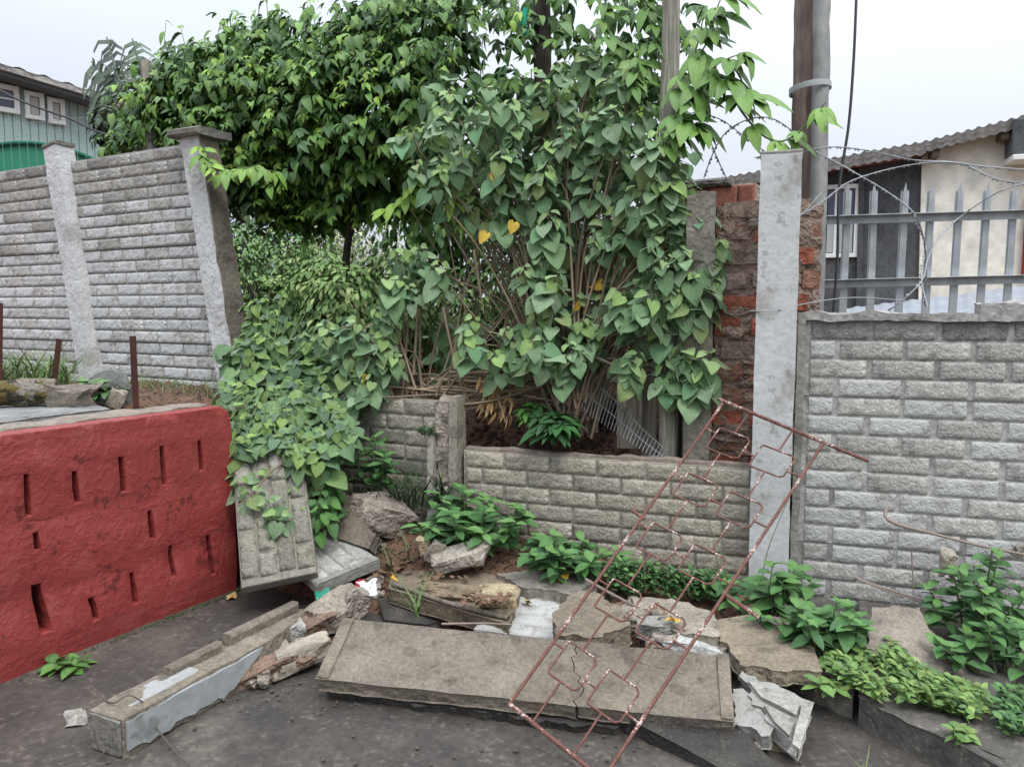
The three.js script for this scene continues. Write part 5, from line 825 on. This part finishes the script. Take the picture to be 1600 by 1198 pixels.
// ------------------------------------------------------------------ heart-leaved shrub and creepers
const heartPal = [[0.225, 0.360, 0.170], [0.18, 0.310, 0.138], [0.27, 0.410, 0.215], [0.145, 0.260, 0.110], [0.33, 0.48, 0.19], [0.29, 0.45, 0.14], [0.26, 0.35, 0.13], [0.16, 0.32, 0.15], [0.115, 0.21, 0.09], [0.29, 0.41, 0.24]], creepPal = [[0.16, 0.285, 0.115], [0.195, 0.335, 0.125], [0.13, 0.235, 0.10], [0.25, 0.40, 0.135], [0.155, 0.26, 0.15], [0.28, 0.42, 0.12], [0.20, 0.30, 0.09], [0.12, 0.24, 0.10], [0.10, 0.19, 0.075], [0.22, 0.36, 0.16]];
function headOf(R, specs, c, k, size, up, o = {}) {
  const ax = up.clone().normalize();
  for (let i = 0; i < k; i++) {
    const t = i / k, a = i * 2.4 + R() * 0.8, rad = V3(Math.cos(a), 0, Math.sin(a)); rad.addScaledVector(ax, -rad.dot(ax)).normalize();
    const s = size * (0.42 + 0.68 * Math.sqrt(t)) * (0.8 + 0.4 * R()), pet = 0.25 + 0.75 * t; const p = c.clone().addScaledVector(ax, -t * size * 1.7).addScaledVector(rad, size * 0.55 * pet * (0.6 + 0.5 * R()));
    specs.push({ p, n: rad.clone().multiplyScalar(0.5 + 0.15 * t).addScaledVector(ax, 0.85 - 0.25 * t).add(V3(0, 0.15, 0.3)).add(rnd3(R, 0.5)), t: rad.clone().multiplyScalar(0.85).add(V3(0, -0.2 - 0.6 * t, 0.15)).add(rnd3(R, 0.4)), size: s, g: Math.floor(R() * 5), c: t < 0.22 ? 4 + Math.floor(R() * 2) : R() < 0.4 ? 6 + Math.floor(R() * 4) : Math.floor(R() * 4), front: o.front ?? 0 });
  }
}
{
  const R = rng(401), plant = thing('heart_leaf_shrub', 'large shrub with grey-green heart-shaped leaves in front of the vine', 'shrub'), specs = [];
  const heads = [[760, 140], [820, 170], [700, 185], [655, 205], [880, 150], [950, 130], [930, 190], [850, 222], [780, 232], [720, 245], [980, 222], [1010, 170], [690, 275], [650, 262], [780, 292], [840, 282], [900, 262], [960, 272], [1010, 262], [740, 310], [850, 335], [900, 325], [960, 335], [1010, 332], [1052, 312], [868, 400], [838, 396], [930, 382], [990, 390], [1030, 372], [1085, 402], [1108, 420], [818, 425], [950, 432], [1000, 444], [1050, 452], [900, 472], [960, 482], [858, 484], [1012, 502], [1072, 482], [742, 505], [790, 522], [832, 540], [772, 560], [724, 532], [890, 545], [940, 535], [930, 572], [1000, 560], [1062, 548], [1088, 565], [1040, 578], [1108, 560], [985, 575], [880, 570], [800, 165], [870, 110], [920, 90], [990, 110], [830, 120], [770, 190], [890, 210], [1030, 215], [940, 235], [1120, 400], [1095, 425], [1075, 385], [1060, 345], [1075, 320], [1090, 300], [1045, 290], [1060, 425], [1040, 410], [1030, 520], [1060, 590], [1100, 590], [1035, 340], [1020, 290], [1050, 250], [1035, 230], [700, 150], [740, 175], [675, 225], [810, 210], [860, 180], [905, 235], [965, 175], [1000, 300], [920, 300], [870, 300], [800, 330], [760, 270], [940, 355], [880, 360], [980, 360], [920, 420], [870, 440], [970, 460], [1020, 470], [850, 520], [910, 510], [620, 400], [655, 395], [600, 440], [640, 455], [588, 492], [560, 510], [530, 530], [602, 530], [572, 568], [545, 590], [585, 600], [520, 625], [615, 565], [500, 640], [550, 560], [690, 420]];
  for (const [x, y] of heads.slice()) if (hash3(x, y, 9) < 0.5) heads.push([x + 50 * (hash3(x, y, 1) - 0.5), y + 44 * (hash3(x, y, 2) - 0.5)]);
  const root = at(900, 650, 4.5), root2 = at(640, 610, 4.7);
  heads.forEach(([x, y], i) => {
    const low = y > 480; let d = x < 690 && y > 380 ? 4.62 - (x - 500) / 190 * 0.15 : 4.62 - 0.22 * Math.sin(clamp((x - 620) / 520) * Math.PI) - (low ? 0.12 : 0) + (R() - 0.5) * 0.3 ; if (x > 1015) d = 3.98 + (R() - 0.5) * 0.1; else if (x > 960) d -= 0.2; const c = at(x, y - 12, d);
    const rt = (x < 690 && y > 380 ? root2 : root).clone().add(rnd3(R, 0.12)), mid = rt.clone().lerp(c, 0.55).add(V3((R() - 0.5) * 0.2, 0.12, -0.1));
    part(plant, 'branch', taperTube([rt, mid, c.clone().add(V3(0, -0.06, -0.03)), c], 0.010, 0.003, 14, 5), R() < 0.5 ? M.stem : M.dry);
    headOf(R, specs, c, 12 + Math.floor(R() * 6), 0.074 + 0.045 * R(), V3((R() - 0.5) * 1.1, 1, 0.3 + (R() - 0.5) * 0.6), { front: low ? 0.4 : 0.2 });
  });
  // loose leaves deeper inside
  for (let i = 0; i < 520; i++) { const x = 660 + 440 * R(), y = 120 + 470 * R(); if (x < 800 && y > 330 && y < 500) continue; const p = at(x, y, 4.75 + 0.5 * R()); specs.push({ p, n: rnd3(R, 0.6).add(V3(0, 0.7, 0.4)), t: rnd3(R, 0.5).add(V3(0, -0.8, 0.1)), size: 0.09 + 0.05 * R(), g: Math.floor(R() * 5), c: 1 + 2 * Math.floor(R() * 2) }); }
  addLeaves(plant, specs, HEART, heartPal, 0.92);
  // bare inner stems
  const bare = []; for (let i = 0; i < 60; i++) { const a = at(640 + R() * 420, 600 + R() * 45, 4.45 + 0.5 * R()), b = at(630 + R() * 430, 300 + R() * 220, 4.55 + 0.6 * R()); bare.push(taperTube([a, a.clone().lerp(b, 0.5).add(rnd3(R, 0.12)), b], 0.007, 0.003, 8, 4)); } part(plant, 'bare_stems', joined(bare), mat(0.20, 0.155, 0.105)).userData.kind = 'stuff';
  const yl = [[762, 362], [804, 345], [992, 552], [770, 270], [1018, 252], [565, 585], [905, 470], [940, 440]]; yl.forEach(([x, y], i) => { const l = part(plant, 'yellow_leaf', HEART[i % 5], leafMat([0.5, 0.33, 0.03], 0.7)); l.userData.label = 'yellowed heart-shaped leaf'; l.position.copy(at(x, y, 4.32)); l.scale.setScalar(0.075); l.rotation.set(-0.5, 0.3 * i, 2.6 + 0.3 * i); });
}
{
  const R = rng(402), plant = thing('heart_leaf_creeper', 'light green heart-leaved creeper spilling past the red wall end', 'creeper'), specs = [];
  const root = at(420, 620, 5.0); const pts = [[355, 665], [365, 690], [378, 672], [395, 655], [345, 640], [350, 610], [500, 715], [480, 700], [380, 600], [420, 582], [460, 598], [400, 640], [440, 648], [482, 628], [372, 655], [430, 682], [492, 682], [400, 562], [450, 552], [505, 582], [382, 690], [520, 672], [470, 712], [365, 622], [415, 610], [455, 630], [500, 610], [530, 650], [545, 620], [395, 510], [420, 495], [450, 500], [480, 490], [510, 505], [540, 490], [400, 475], [440, 465], [490, 460], [530, 455], [570, 470], [560, 520], [590, 505], [470, 525], [500, 535], [410, 525], [550, 545], [385, 555], [600, 460], [460, 570], [470, 570], [430, 540], [480, 540], [390, 535], [360, 640], [412, 665], [462, 672], [505, 640], [448, 700], [520, 560]];
  const front = (x, y) => 4.95 + 0.45 * step(540, 460, y) - 0.92 * step(540, 720, y) ;
  pts.forEach(([x, y], i) => { const c = at(x, y - 6, front(x, y) + (R() - 0.5) * 0.1); part(plant, 'branch', taperTube([root.clone().add(rnd3(R, 0.1)), root.clone().lerp(c, 0.5).add(V3(0, 0.06, 0)), c], 0.006, 0.003, 10, 5), M.stemGreen); headOf(R, specs, c, 15, 0.072 + 0.025 * R(), V3((R() - 0.5) * 0.5, 1, 0.6)); });
  for (let i = 0; i < 420; i++) { const x = 350 + 200 * R(), y = 530 + 180 * R(), p = at(x, y, front(x, y) + 0.06 + 0.2 * R()); specs.push({ p, n: rnd3(R, 0.4).add(V3(0, 0.9, 0.5)), t: rnd3(R, 0.6).add(V3(0, -0.5, 0.4)), size: 0.07 + 0.05 * R(), g: Math.floor(R() * 5), c: Math.floor(R() * 4) }); }
  addLeaves(plant, specs, HEART, creepPal, 0.92);
}
{
  const R = rng(403), plant = thing('heart_leaf_creeper', 'grey-green creeper sprig hanging over the mossy tipped panel', 'creeper'), specs = []; const a = at(455, 715, 4.2), b = at(395, 770, 3.95);
  part(plant, 'branch', taperTube([a, a.clone().lerp(b, 0.5).add(V3(0, 0.02, 0.05)), b, at(372, 790, 3.9)], 0.007, 0.004, 14, 6), M.stem);
  [[365, 730, 4.1], [425, 715, 4.2], [375, 745, 4.0], [390, 760, 3.92], [418, 778, 3.9], [436, 800, 3.86], [470, 790, 4.0], [400, 735, 4.05], [455, 760, 4.05], [486, 745, 4.15]].forEach(([x, y, d]) => headOf(R, specs, at(x, y, d), 9, 0.085, V3((R() - 0.5) * 0.5, 1, 0.6))); addLeaves(plant, specs, HEART, heartPal, 0.92);
}
{
  const R = rng(404), plant = thing('leafy_weed', 'bright leafy weed growing between the two tipped panels', 'weed'), specs = []; const root = at(490, 800, 4.1);
  [[490, 735, 4.2], [505, 765, 4.1], [480, 780, 4.05], [500, 790, 4.0], [512, 740, 4.2], [470, 742, 4.2]].forEach(([x, y, d]) => { const c = at(x, y, d); part(plant, 'stem', taperTube([root, c], 0.005, 0.003, 4, 5), M.stemGreen); headOf(R, specs, c, 12, 0.085, V3((R() - 0.5) * 0.4, 1, 0.4)); }); addLeaves(plant, specs, HEART, [[0.09, 0.22, 0.05], [0.12, 0.27, 0.06], [0.07, 0.17, 0.045]], 0.6);
}

// ------------------------------------------------------------------ weeds
const weedPal = [[0.075, 0.185, 0.055], [0.10, 0.23, 0.065], [0.06, 0.145, 0.048], [0.14, 0.29, 0.08]], brightPal = [[0.17, 0.31, 0.075], [0.23, 0.38, 0.10], [0.12, 0.235, 0.06], [0.27, 0.40, 0.11], [0.15, 0.27, 0.085], [0.20, 0.30, 0.07]];
function weed(name, label, base, stems, h, spread, leaf, seed, o = {}) {
  const R = rng(seed), plant = thing(name, label, o.cat ?? 'weed', null, o.group), specs = [];
  for (let i = 0; i < stems; i++) {
    const a = R() * 6.283, r = Math.sqrt((i + 0.5) / stems) * spread, foot = base.clone().add(V3(Math.cos(a) * r * 0.45, 0, Math.sin(a) * r * 0.35)), H = h * (0.45 + 0.6 * R()) * (1 - 0.3 * r / spread), top = foot.clone().add(V3(Math.cos(a) * r * 0.6, H, Math.sin(a) * r * 0.45)), mid = foot.clone().lerp(top, 0.5).add(V3(0, H * 0.12, 0)); const c = new THREE.QuadraticBezierCurve3(foot, mid, top);
    part(plant, 'stem', taperTube([foot, c.getPoint(0.5), top], 0.005, 0.0025, 6, 5), M.stemGreen);
    const k = o.perStem ?? 9; for (let j = 0; j < k; j++) { const t = 0.25 + 0.75 * (j + 1) / k, b = j * 2.4 + R(), rad = V3(Math.cos(b), 0, Math.sin(b)), s = leaf * (0.7 + 0.5 * R()) * (t > 0.9 ? 0.75 : 1); specs.push({ p: c.getPoint(Math.min(1, t)), n: V3(0, 1, 0.15).addScaledVector(rad, -0.35 + 0.6 * (1 - t)).add(rnd3(R, 0.25)), t: rad.clone().add(V3(0, 0.35 * (t - 0.5), 0)), size: s, g: Math.floor(R() * 4), c: t > 0.9 ? (o.pal ?? weedPal).length - 1 : Math.floor(R() * 3) }); }
  }
  addLeaves(plant, specs, o.geos ?? OVAL, o.pal ?? weedPal, 0.5); return plant;
}
weed('broadleaf_weed', 'big clump of broadleaf weeds at the foot of the broken post', at(738, 862, 4.1), 22, 0.36, 0.32, 0.115, 501, { perStem: 10 });
weed('broadleaf_weed', 'broadleaf weeds growing along the middle of the low wall', at(872, 892, 3.86), 16, 0.2, 0.26, 0.105, 502, { perStem: 9 });
weed('broadleaf_weed', 'small broadleaf weeds behind the left bar of the guard', at(958, 905, 3.75), 9, 0.14, 0.18, 0.08, 512, { perStem: 8 });
weed('broadleaf_weed', 'tall weed climbing in front of the mossy wall stump', at(588, 770, 4.5), 5, 0.42, 0.14, 0.10, 503, { perStem: 11 });
weed('broadleaf_weed', 'weed clump at the foot of the white post', lvl(1188, 975, 0.12), 11, 0.30, 0.24, 0.105, 504, { perStem: 9 });
weed('broadleaf_weed', 'weed clump between the tan slab and the leaning slab', lvl(1290, 1012, 0.14), 13, 0.22, 0.17, 0.095, 505, { perStem: 9 });
weed('broadleaf_weed', 'tall weeds against the right wall beyond the leaning slab', lvl(1525, 1000, 0.11), 16, 0.42, 0.24, 0.085, 506, { perStem: 12 });
weed('broadleaf_weed', 'weeds at the right edge below the dry stick', lvl(1575, 1060, 0.11), 14, 0.26, 0.26, 0.085, 507, { perStem: 9 });
weed('vine_seedling', 'bright green vine seedling on the soil bed', at(826, 660, 4.35), 3, 0.14, 0.05, 0.10, 508, { perStem: 8, geos: VINE, pal: [[0.09, 0.26, 0.04], [0.12, 0.32, 0.05], [0.08, 0.22, 0.035]], cat: 'plant' });
weed('vine_seedling', 'dark glossy vine seedling hanging over the soil bed', at(868, 676, 4.25), 6, 0.14, 0.14, 0.14, 509, { perStem: 8, geos: VINE, pal: [[0.035, 0.12, 0.03], [0.045, 0.15, 0.035], [0.03, 0.10, 0.028]], cat: 'plant' });
weed('small_weed', 'small weed on the yard beside the red wall', lvl(112, 1050, 0.0), 5, 0.06, 0.07, 0.075, 510, { perStem: 6, pal: [[0.11, 0.24, 0.05], [0.13, 0.28, 0.06], [0.09, 0.2, 0.05]] });
weed('leafy_weed', 'narrow-leaved weed behind the red wall near pointed stone', at(160, 628, 4.55), 8, 0.16, 0.14, 0.10, 511, { perStem: 7, pal: [[0.10, 0.2, 0.06], [0.14, 0.25, 0.08], [0.085, 0.165, 0.055]] });
weed('small_fern', 'tiny fern rooted on the mossy wall stump', at(668, 680, 4.38), 8, 0.08, 0.08, 0.028, 513, { perStem: 12, pal: [[0.05, 0.12, 0.04], [0.065, 0.145, 0.045], [0.04, 0.1, 0.035]] });
weed('small_weed', 'single trailing sprig on the apron at lower right', lvl(1502, 1165, 0.11), 4, 0.05, 0.07, 0.05, 514, { perStem: 6, pal: brightPal });
weed('small_weed', 'sprig at the left of the pale panel end', lvl(1268, 1078, 0.1), 4, 0.06, 0.12, 0.06, 515, { perStem: 6, pal: brightPal });
// low ground cover: too many to count
function cover(name, label, n, sampler, size, pal, geos, rough, seed, tall) {
  const R = rng(seed), specs = []; for (let i = 0; i < n; i++) { const b = sampler(R); if (!b) continue; const k = 5; for (let j = 0; j < k; j++) { const a = j * 2.4 + R(), rad = V3(Math.cos(a), 0, Math.sin(a)); specs.push({ p: b.clone().add(V3(0, tall * (j / k), 0)), n: V3(0, 1, 0.2).addScaledVector(rad, -0.25).add(rnd3(R, 0.55)), t: rad.add(V3(0, 0.25 + 0.3 * (R() - 0.5), 0)), size: size * (0.5 + 0.8 * R()), g: Math.floor(R() * 4), c: Math.floor(R() * pal.length) }); } }
  const g = thing(name, label, 'ground cover'); addLeaves(g, specs, geos, pal, rough, 0); g.userData.kind = 'stuff'; return g;
}
cover('ground_cover', 'bright small-leaved ground cover creeping over the apron', 430, (R) => { const t = R(), x = 1290 + 250 * t, mid = 1010 + 105 * t, y = mid + (R() - 0.5) * (70 + 30 * Math.sin(t * 6)); if (n3(x * 0.03, y * 0.03, 0, 5) < 0.36) return null; return lvl(x, y, 0.115 + 0.04 * R()); }, 0.036, brightPal, OVAL, 0.55, 601, 0.05);
cover('ground_cover', 'fine dark clover-like cover along the low wall foot', 420, (R) => { const t = R(); return at(950 + 190 * t, 905 + 22 * t + 34 * (R() - 0.5), 3.72 - 0.1 * R()); }, 0.03, weedPal, OVAL, 0.6, 602, 0.06);
cover('ground_cover', 'fine green cover at the far lower right corner', 160, (R) => lvl(1560 + 80 * R(), 1090 + 60 * R(), 0.12 + 0.03 * R()), 0.03, weedPal, OVAL, 0.6, 603, 0.05);
cover('moss_tufts', 'sparse moss and tiny weeds along the red wall foot', 120, (R) => { const t = Math.pow(R(), 0.7); const p = RWb.clone().lerp(RWa, t); return V3(p.x + 0.02 + 0.03 * R(), 0.0, p.z + 0.02); }, 0.012, [[0.09, 0.14, 0.04], [0.06, 0.09, 0.03]], OVAL, 0.8, 604, 0.012);
function grass(label, n, sampler, h, pal, seed) { const R = rng(seed), specs = []; for (let i = 0; i < n; i++) { const b = sampler(R), a = R() * 6.283; specs.push({ p: b, n: V3(Math.cos(a), 0.35, Math.sin(a)), t: V3(Math.cos(a) * 0.25, 1, Math.sin(a) * 0.25), size: h * (0.5 + 0.8 * R()), g: i % 2, c: Math.floor(R() * pal.length) }); } const g = thing('grass', label, 'grass'); addLeaves(g, specs, GRASS, pal, 0.7, 0); g.userData.kind = 'stuff'; }
const grassPal = [[0.13, 0.24, 0.07], [0.17, 0.29, 0.085], [0.23, 0.31, 0.11]];
grass('dark grass tufts along the mossy wall stump', 160, (R) => { const t = R(); return at(560 + 140 * t, 790 - 14 * t + 18 * R(), 4.5 - 0.2 * t); }, 0.26, [[0.05, 0.10, 0.035], [0.07, 0.13, 0.045]], 611);
grass('grass blades growing out of the heap beside the flat panel', 60, (R) => lvl(612 + 50 * R(), 880 + 25 * R(), 0.1), 0.24, grassPal, 612);
grass('grass behind the red wall at left edge', 520, (R) => at(-40 + 150 * R(), 612 - 20 * R(), 4.9 + 0.9 * R()), 0.26, grassPal, 613);
grass('pale grass tuft on the kerb strip by the litter', 14, (R) => lvl(640 + 14 * R(), 955 + 12 * R(), 0.1), 0.24, grassPal, 614);
grass('small grass tuft at the bottom edge of the apron', 18, (R) => lvl(1336 + 16 * R(), 1210 + 6 * R(), 0.0), 0.08, [[0.3, 0.32, 0.12]], 615);
grass('tall grass behind the gap in the wall', 900, (R) => at(375 + 330 * R(), 545 + 30 * R(), 5.6 + 1.2 * R()), 0.55, grassPal, 616);
grass('grass along the bottom of left fence bay', 420, (R) => { const p = LM.clone().lerp(LE, R()); return V3(p.x + 0.1, FY - 0.02, p.z + 0.12 + 0.5 * R()); }, 0.16, grassPal, 617);

// ------------------------------------------------------------------ bushes seen through the gap
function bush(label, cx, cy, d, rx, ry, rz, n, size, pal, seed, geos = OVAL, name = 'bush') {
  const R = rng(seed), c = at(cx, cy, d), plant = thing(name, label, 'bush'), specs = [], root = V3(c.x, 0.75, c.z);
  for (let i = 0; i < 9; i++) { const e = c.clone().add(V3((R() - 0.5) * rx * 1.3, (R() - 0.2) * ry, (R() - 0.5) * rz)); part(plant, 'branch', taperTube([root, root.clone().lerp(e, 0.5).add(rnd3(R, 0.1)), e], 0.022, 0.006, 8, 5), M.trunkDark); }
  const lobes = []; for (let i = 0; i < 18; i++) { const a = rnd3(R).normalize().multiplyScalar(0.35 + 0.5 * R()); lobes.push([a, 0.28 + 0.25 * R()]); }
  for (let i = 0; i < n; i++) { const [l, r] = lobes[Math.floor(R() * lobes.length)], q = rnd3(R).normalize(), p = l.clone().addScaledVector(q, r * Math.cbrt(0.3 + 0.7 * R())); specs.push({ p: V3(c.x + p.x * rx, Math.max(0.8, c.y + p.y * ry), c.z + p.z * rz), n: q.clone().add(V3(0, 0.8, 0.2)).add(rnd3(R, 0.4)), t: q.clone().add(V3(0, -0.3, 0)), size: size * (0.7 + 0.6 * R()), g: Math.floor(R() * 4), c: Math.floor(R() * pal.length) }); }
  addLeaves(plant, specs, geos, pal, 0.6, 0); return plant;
}
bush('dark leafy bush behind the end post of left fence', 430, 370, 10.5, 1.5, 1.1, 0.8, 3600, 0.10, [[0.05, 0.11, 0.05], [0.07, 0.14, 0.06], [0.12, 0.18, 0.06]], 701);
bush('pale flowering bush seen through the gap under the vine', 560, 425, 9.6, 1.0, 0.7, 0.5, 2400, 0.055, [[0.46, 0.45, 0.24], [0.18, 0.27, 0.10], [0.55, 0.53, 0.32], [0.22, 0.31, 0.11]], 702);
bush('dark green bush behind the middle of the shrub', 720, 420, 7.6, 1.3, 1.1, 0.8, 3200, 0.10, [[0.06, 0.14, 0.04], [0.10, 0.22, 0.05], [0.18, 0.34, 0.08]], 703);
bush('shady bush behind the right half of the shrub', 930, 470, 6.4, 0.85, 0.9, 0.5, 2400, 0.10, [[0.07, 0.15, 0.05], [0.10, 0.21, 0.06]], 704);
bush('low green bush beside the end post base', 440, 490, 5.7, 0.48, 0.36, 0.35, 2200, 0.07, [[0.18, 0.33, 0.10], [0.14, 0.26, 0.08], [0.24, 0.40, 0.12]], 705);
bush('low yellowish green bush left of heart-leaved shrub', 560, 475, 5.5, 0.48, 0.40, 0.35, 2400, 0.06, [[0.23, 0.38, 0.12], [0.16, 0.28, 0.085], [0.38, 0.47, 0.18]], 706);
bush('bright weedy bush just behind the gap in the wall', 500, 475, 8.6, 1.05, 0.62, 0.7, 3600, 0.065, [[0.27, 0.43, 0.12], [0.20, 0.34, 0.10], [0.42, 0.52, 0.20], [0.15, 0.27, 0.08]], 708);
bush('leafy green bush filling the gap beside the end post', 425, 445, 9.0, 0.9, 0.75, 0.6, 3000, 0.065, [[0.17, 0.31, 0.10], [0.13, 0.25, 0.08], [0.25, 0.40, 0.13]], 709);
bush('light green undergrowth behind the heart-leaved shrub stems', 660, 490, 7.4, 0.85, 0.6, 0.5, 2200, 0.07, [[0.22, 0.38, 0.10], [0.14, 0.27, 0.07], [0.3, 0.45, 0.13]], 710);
bush('small shrub left of the vine behind the fence', 195, 205, 7.4, 0.25, 0.3, 0.25, 700, 0.08, [[0.045, 0.085, 0.035], [0.06, 0.11, 0.04]], 707);

// ------------------------------------------------------------------ dead branches over the low walls
{
  const R = rng(801), g = thing('dead_branches', 'heap of dry bare branches above the low walls', 'branches');
  for (let i = 0; i < 46; i++) { const x = 600 + 330 * R(), y = 590 + 45 * R(), d = 4.5 + 0.35 * R() - (x > 760 ? 0.12 : 0), L = 90 + 160 * R(), s = (R() - 0.5) * 70; const a = at(x - L / 2, y - s / 2, d + 0.1 * R()), b = at(x + L / 2, y + s / 2, d); part(g, 'branch', taperTube([a, a.clone().lerp(b, 0.5).add(V3(0, (R() - 0.3) * 0.09, (R() - 0.5) * 0.1)), b], 0.006 + 0.007 * R(), 0.003, 10, 5), R() < 0.6 ? M.stem : M.dry); }
  [[[846, 602], [862, 640], [895, 660], [960, 618]], [[692, 480], [700, 520], [720, 600], [738, 640]], [[740, 390], [748, 440], [756, 490]], [[1000, 385], [1040, 385], [1072, 375]]].forEach((p) => part(g, 'branch', taperTube(p.map(([x, y]) => at(x, y, 4.42)), 0.009, 0.005, 16, 6), M.stem));
}
{
  const R = rng(802), g = thing('dry_fern', 'dry brown frond hanging beside the broken post', 'dry plant'), list = []; for (let i = 0; i < 46; i++) { const t = R(), c = at(748 + 50 * t + 10 * R(), 580 + 70 * R(), 4.4), q = blade((k) => 0.16 * Math.sin(Math.PI * k) + 0.004, { rows: 4, cols: 2, droop: 0.4 }); q.scale(0.07, 0.09, 0.07); q.rotateZ(3.14 + (R() - 0.5) * 1.2); q.rotateY(R() * 3); q.translate(c.x, c.y, c.z); list.push(q); } part(g, 'dry_leaves', joined(list), mat(0.40, 0.25, 0.11)).userData.kind = 'stuff'; part(g, 'stalk', taperTube([at(760, 560, 4.42), at(775, 610, 4.4), at(790, 660, 4.36)], 0.006, 0.003, 8, 5), M.dry);
}
// thin grass stalks in front of the white post
[[[1008, 900], [1000, 830], [985, 760]], [[1130, 940], [1118, 860], [1105, 800]], [[1185, 940], [1200, 860], [1232, 780]], [[1140, 930], [1128, 870], [1112, 830]]].forEach((p, i) => single('dry_stalk', ['thin red stalk before the middle of the low wall', 'thin green stalk behind the guard loops', 'thin dark stalk in front of the white post foot', 'second thin green stalk behind the guard loops'][i], 'stalk', taperTube(p.map(([x, y]) => at(x, y, 3.62 - 0.05 * i)), 0.003, 0.0015, 12, 5), i === 0 ? stickM : M.stemGreen));
{   // green netting on the dark pole
  const g = single('net_scrap', 'scrap of bright green netting on the dark pole', 'netting', tube([at(822, 14, 4.75), at(818, 36, 4.74), at(824, 58, 4.75)], 0.02, 10, 6), mat(0.02, 0.30, 0.20)); g.scale.z = 1;
}

// ------------------------------------------------------------------ put each thing's origin at its base, shadows, render
scene.updateMatrixWorld(true);
for (const o of scene.children) {
  if (!o.userData.label) continue;
  if (o.isGroup && o.position.lengthSq() === 0) { const b = new THREE.Box3().setFromObject(o), c = b.getCenter(V3()); c.y = b.min.y; o.children.forEach((k) => { k.position.sub(c); }); o.position.copy(c); }
  else if (o.isMesh && o.position.lengthSq() === 0) { o.geometry.computeBoundingBox(); const b = o.geometry.boundingBox, c = b.getCenter(V3()); c.y = b.min.y; o.geometry.translate(-c.x, -c.y, -c.z); o.position.copy(c); }
}
scene.traverse((o) => { if (o.isMesh) { o.castShadow = true; o.receiveShadow = true; } });
renderer.render(scene, camera);
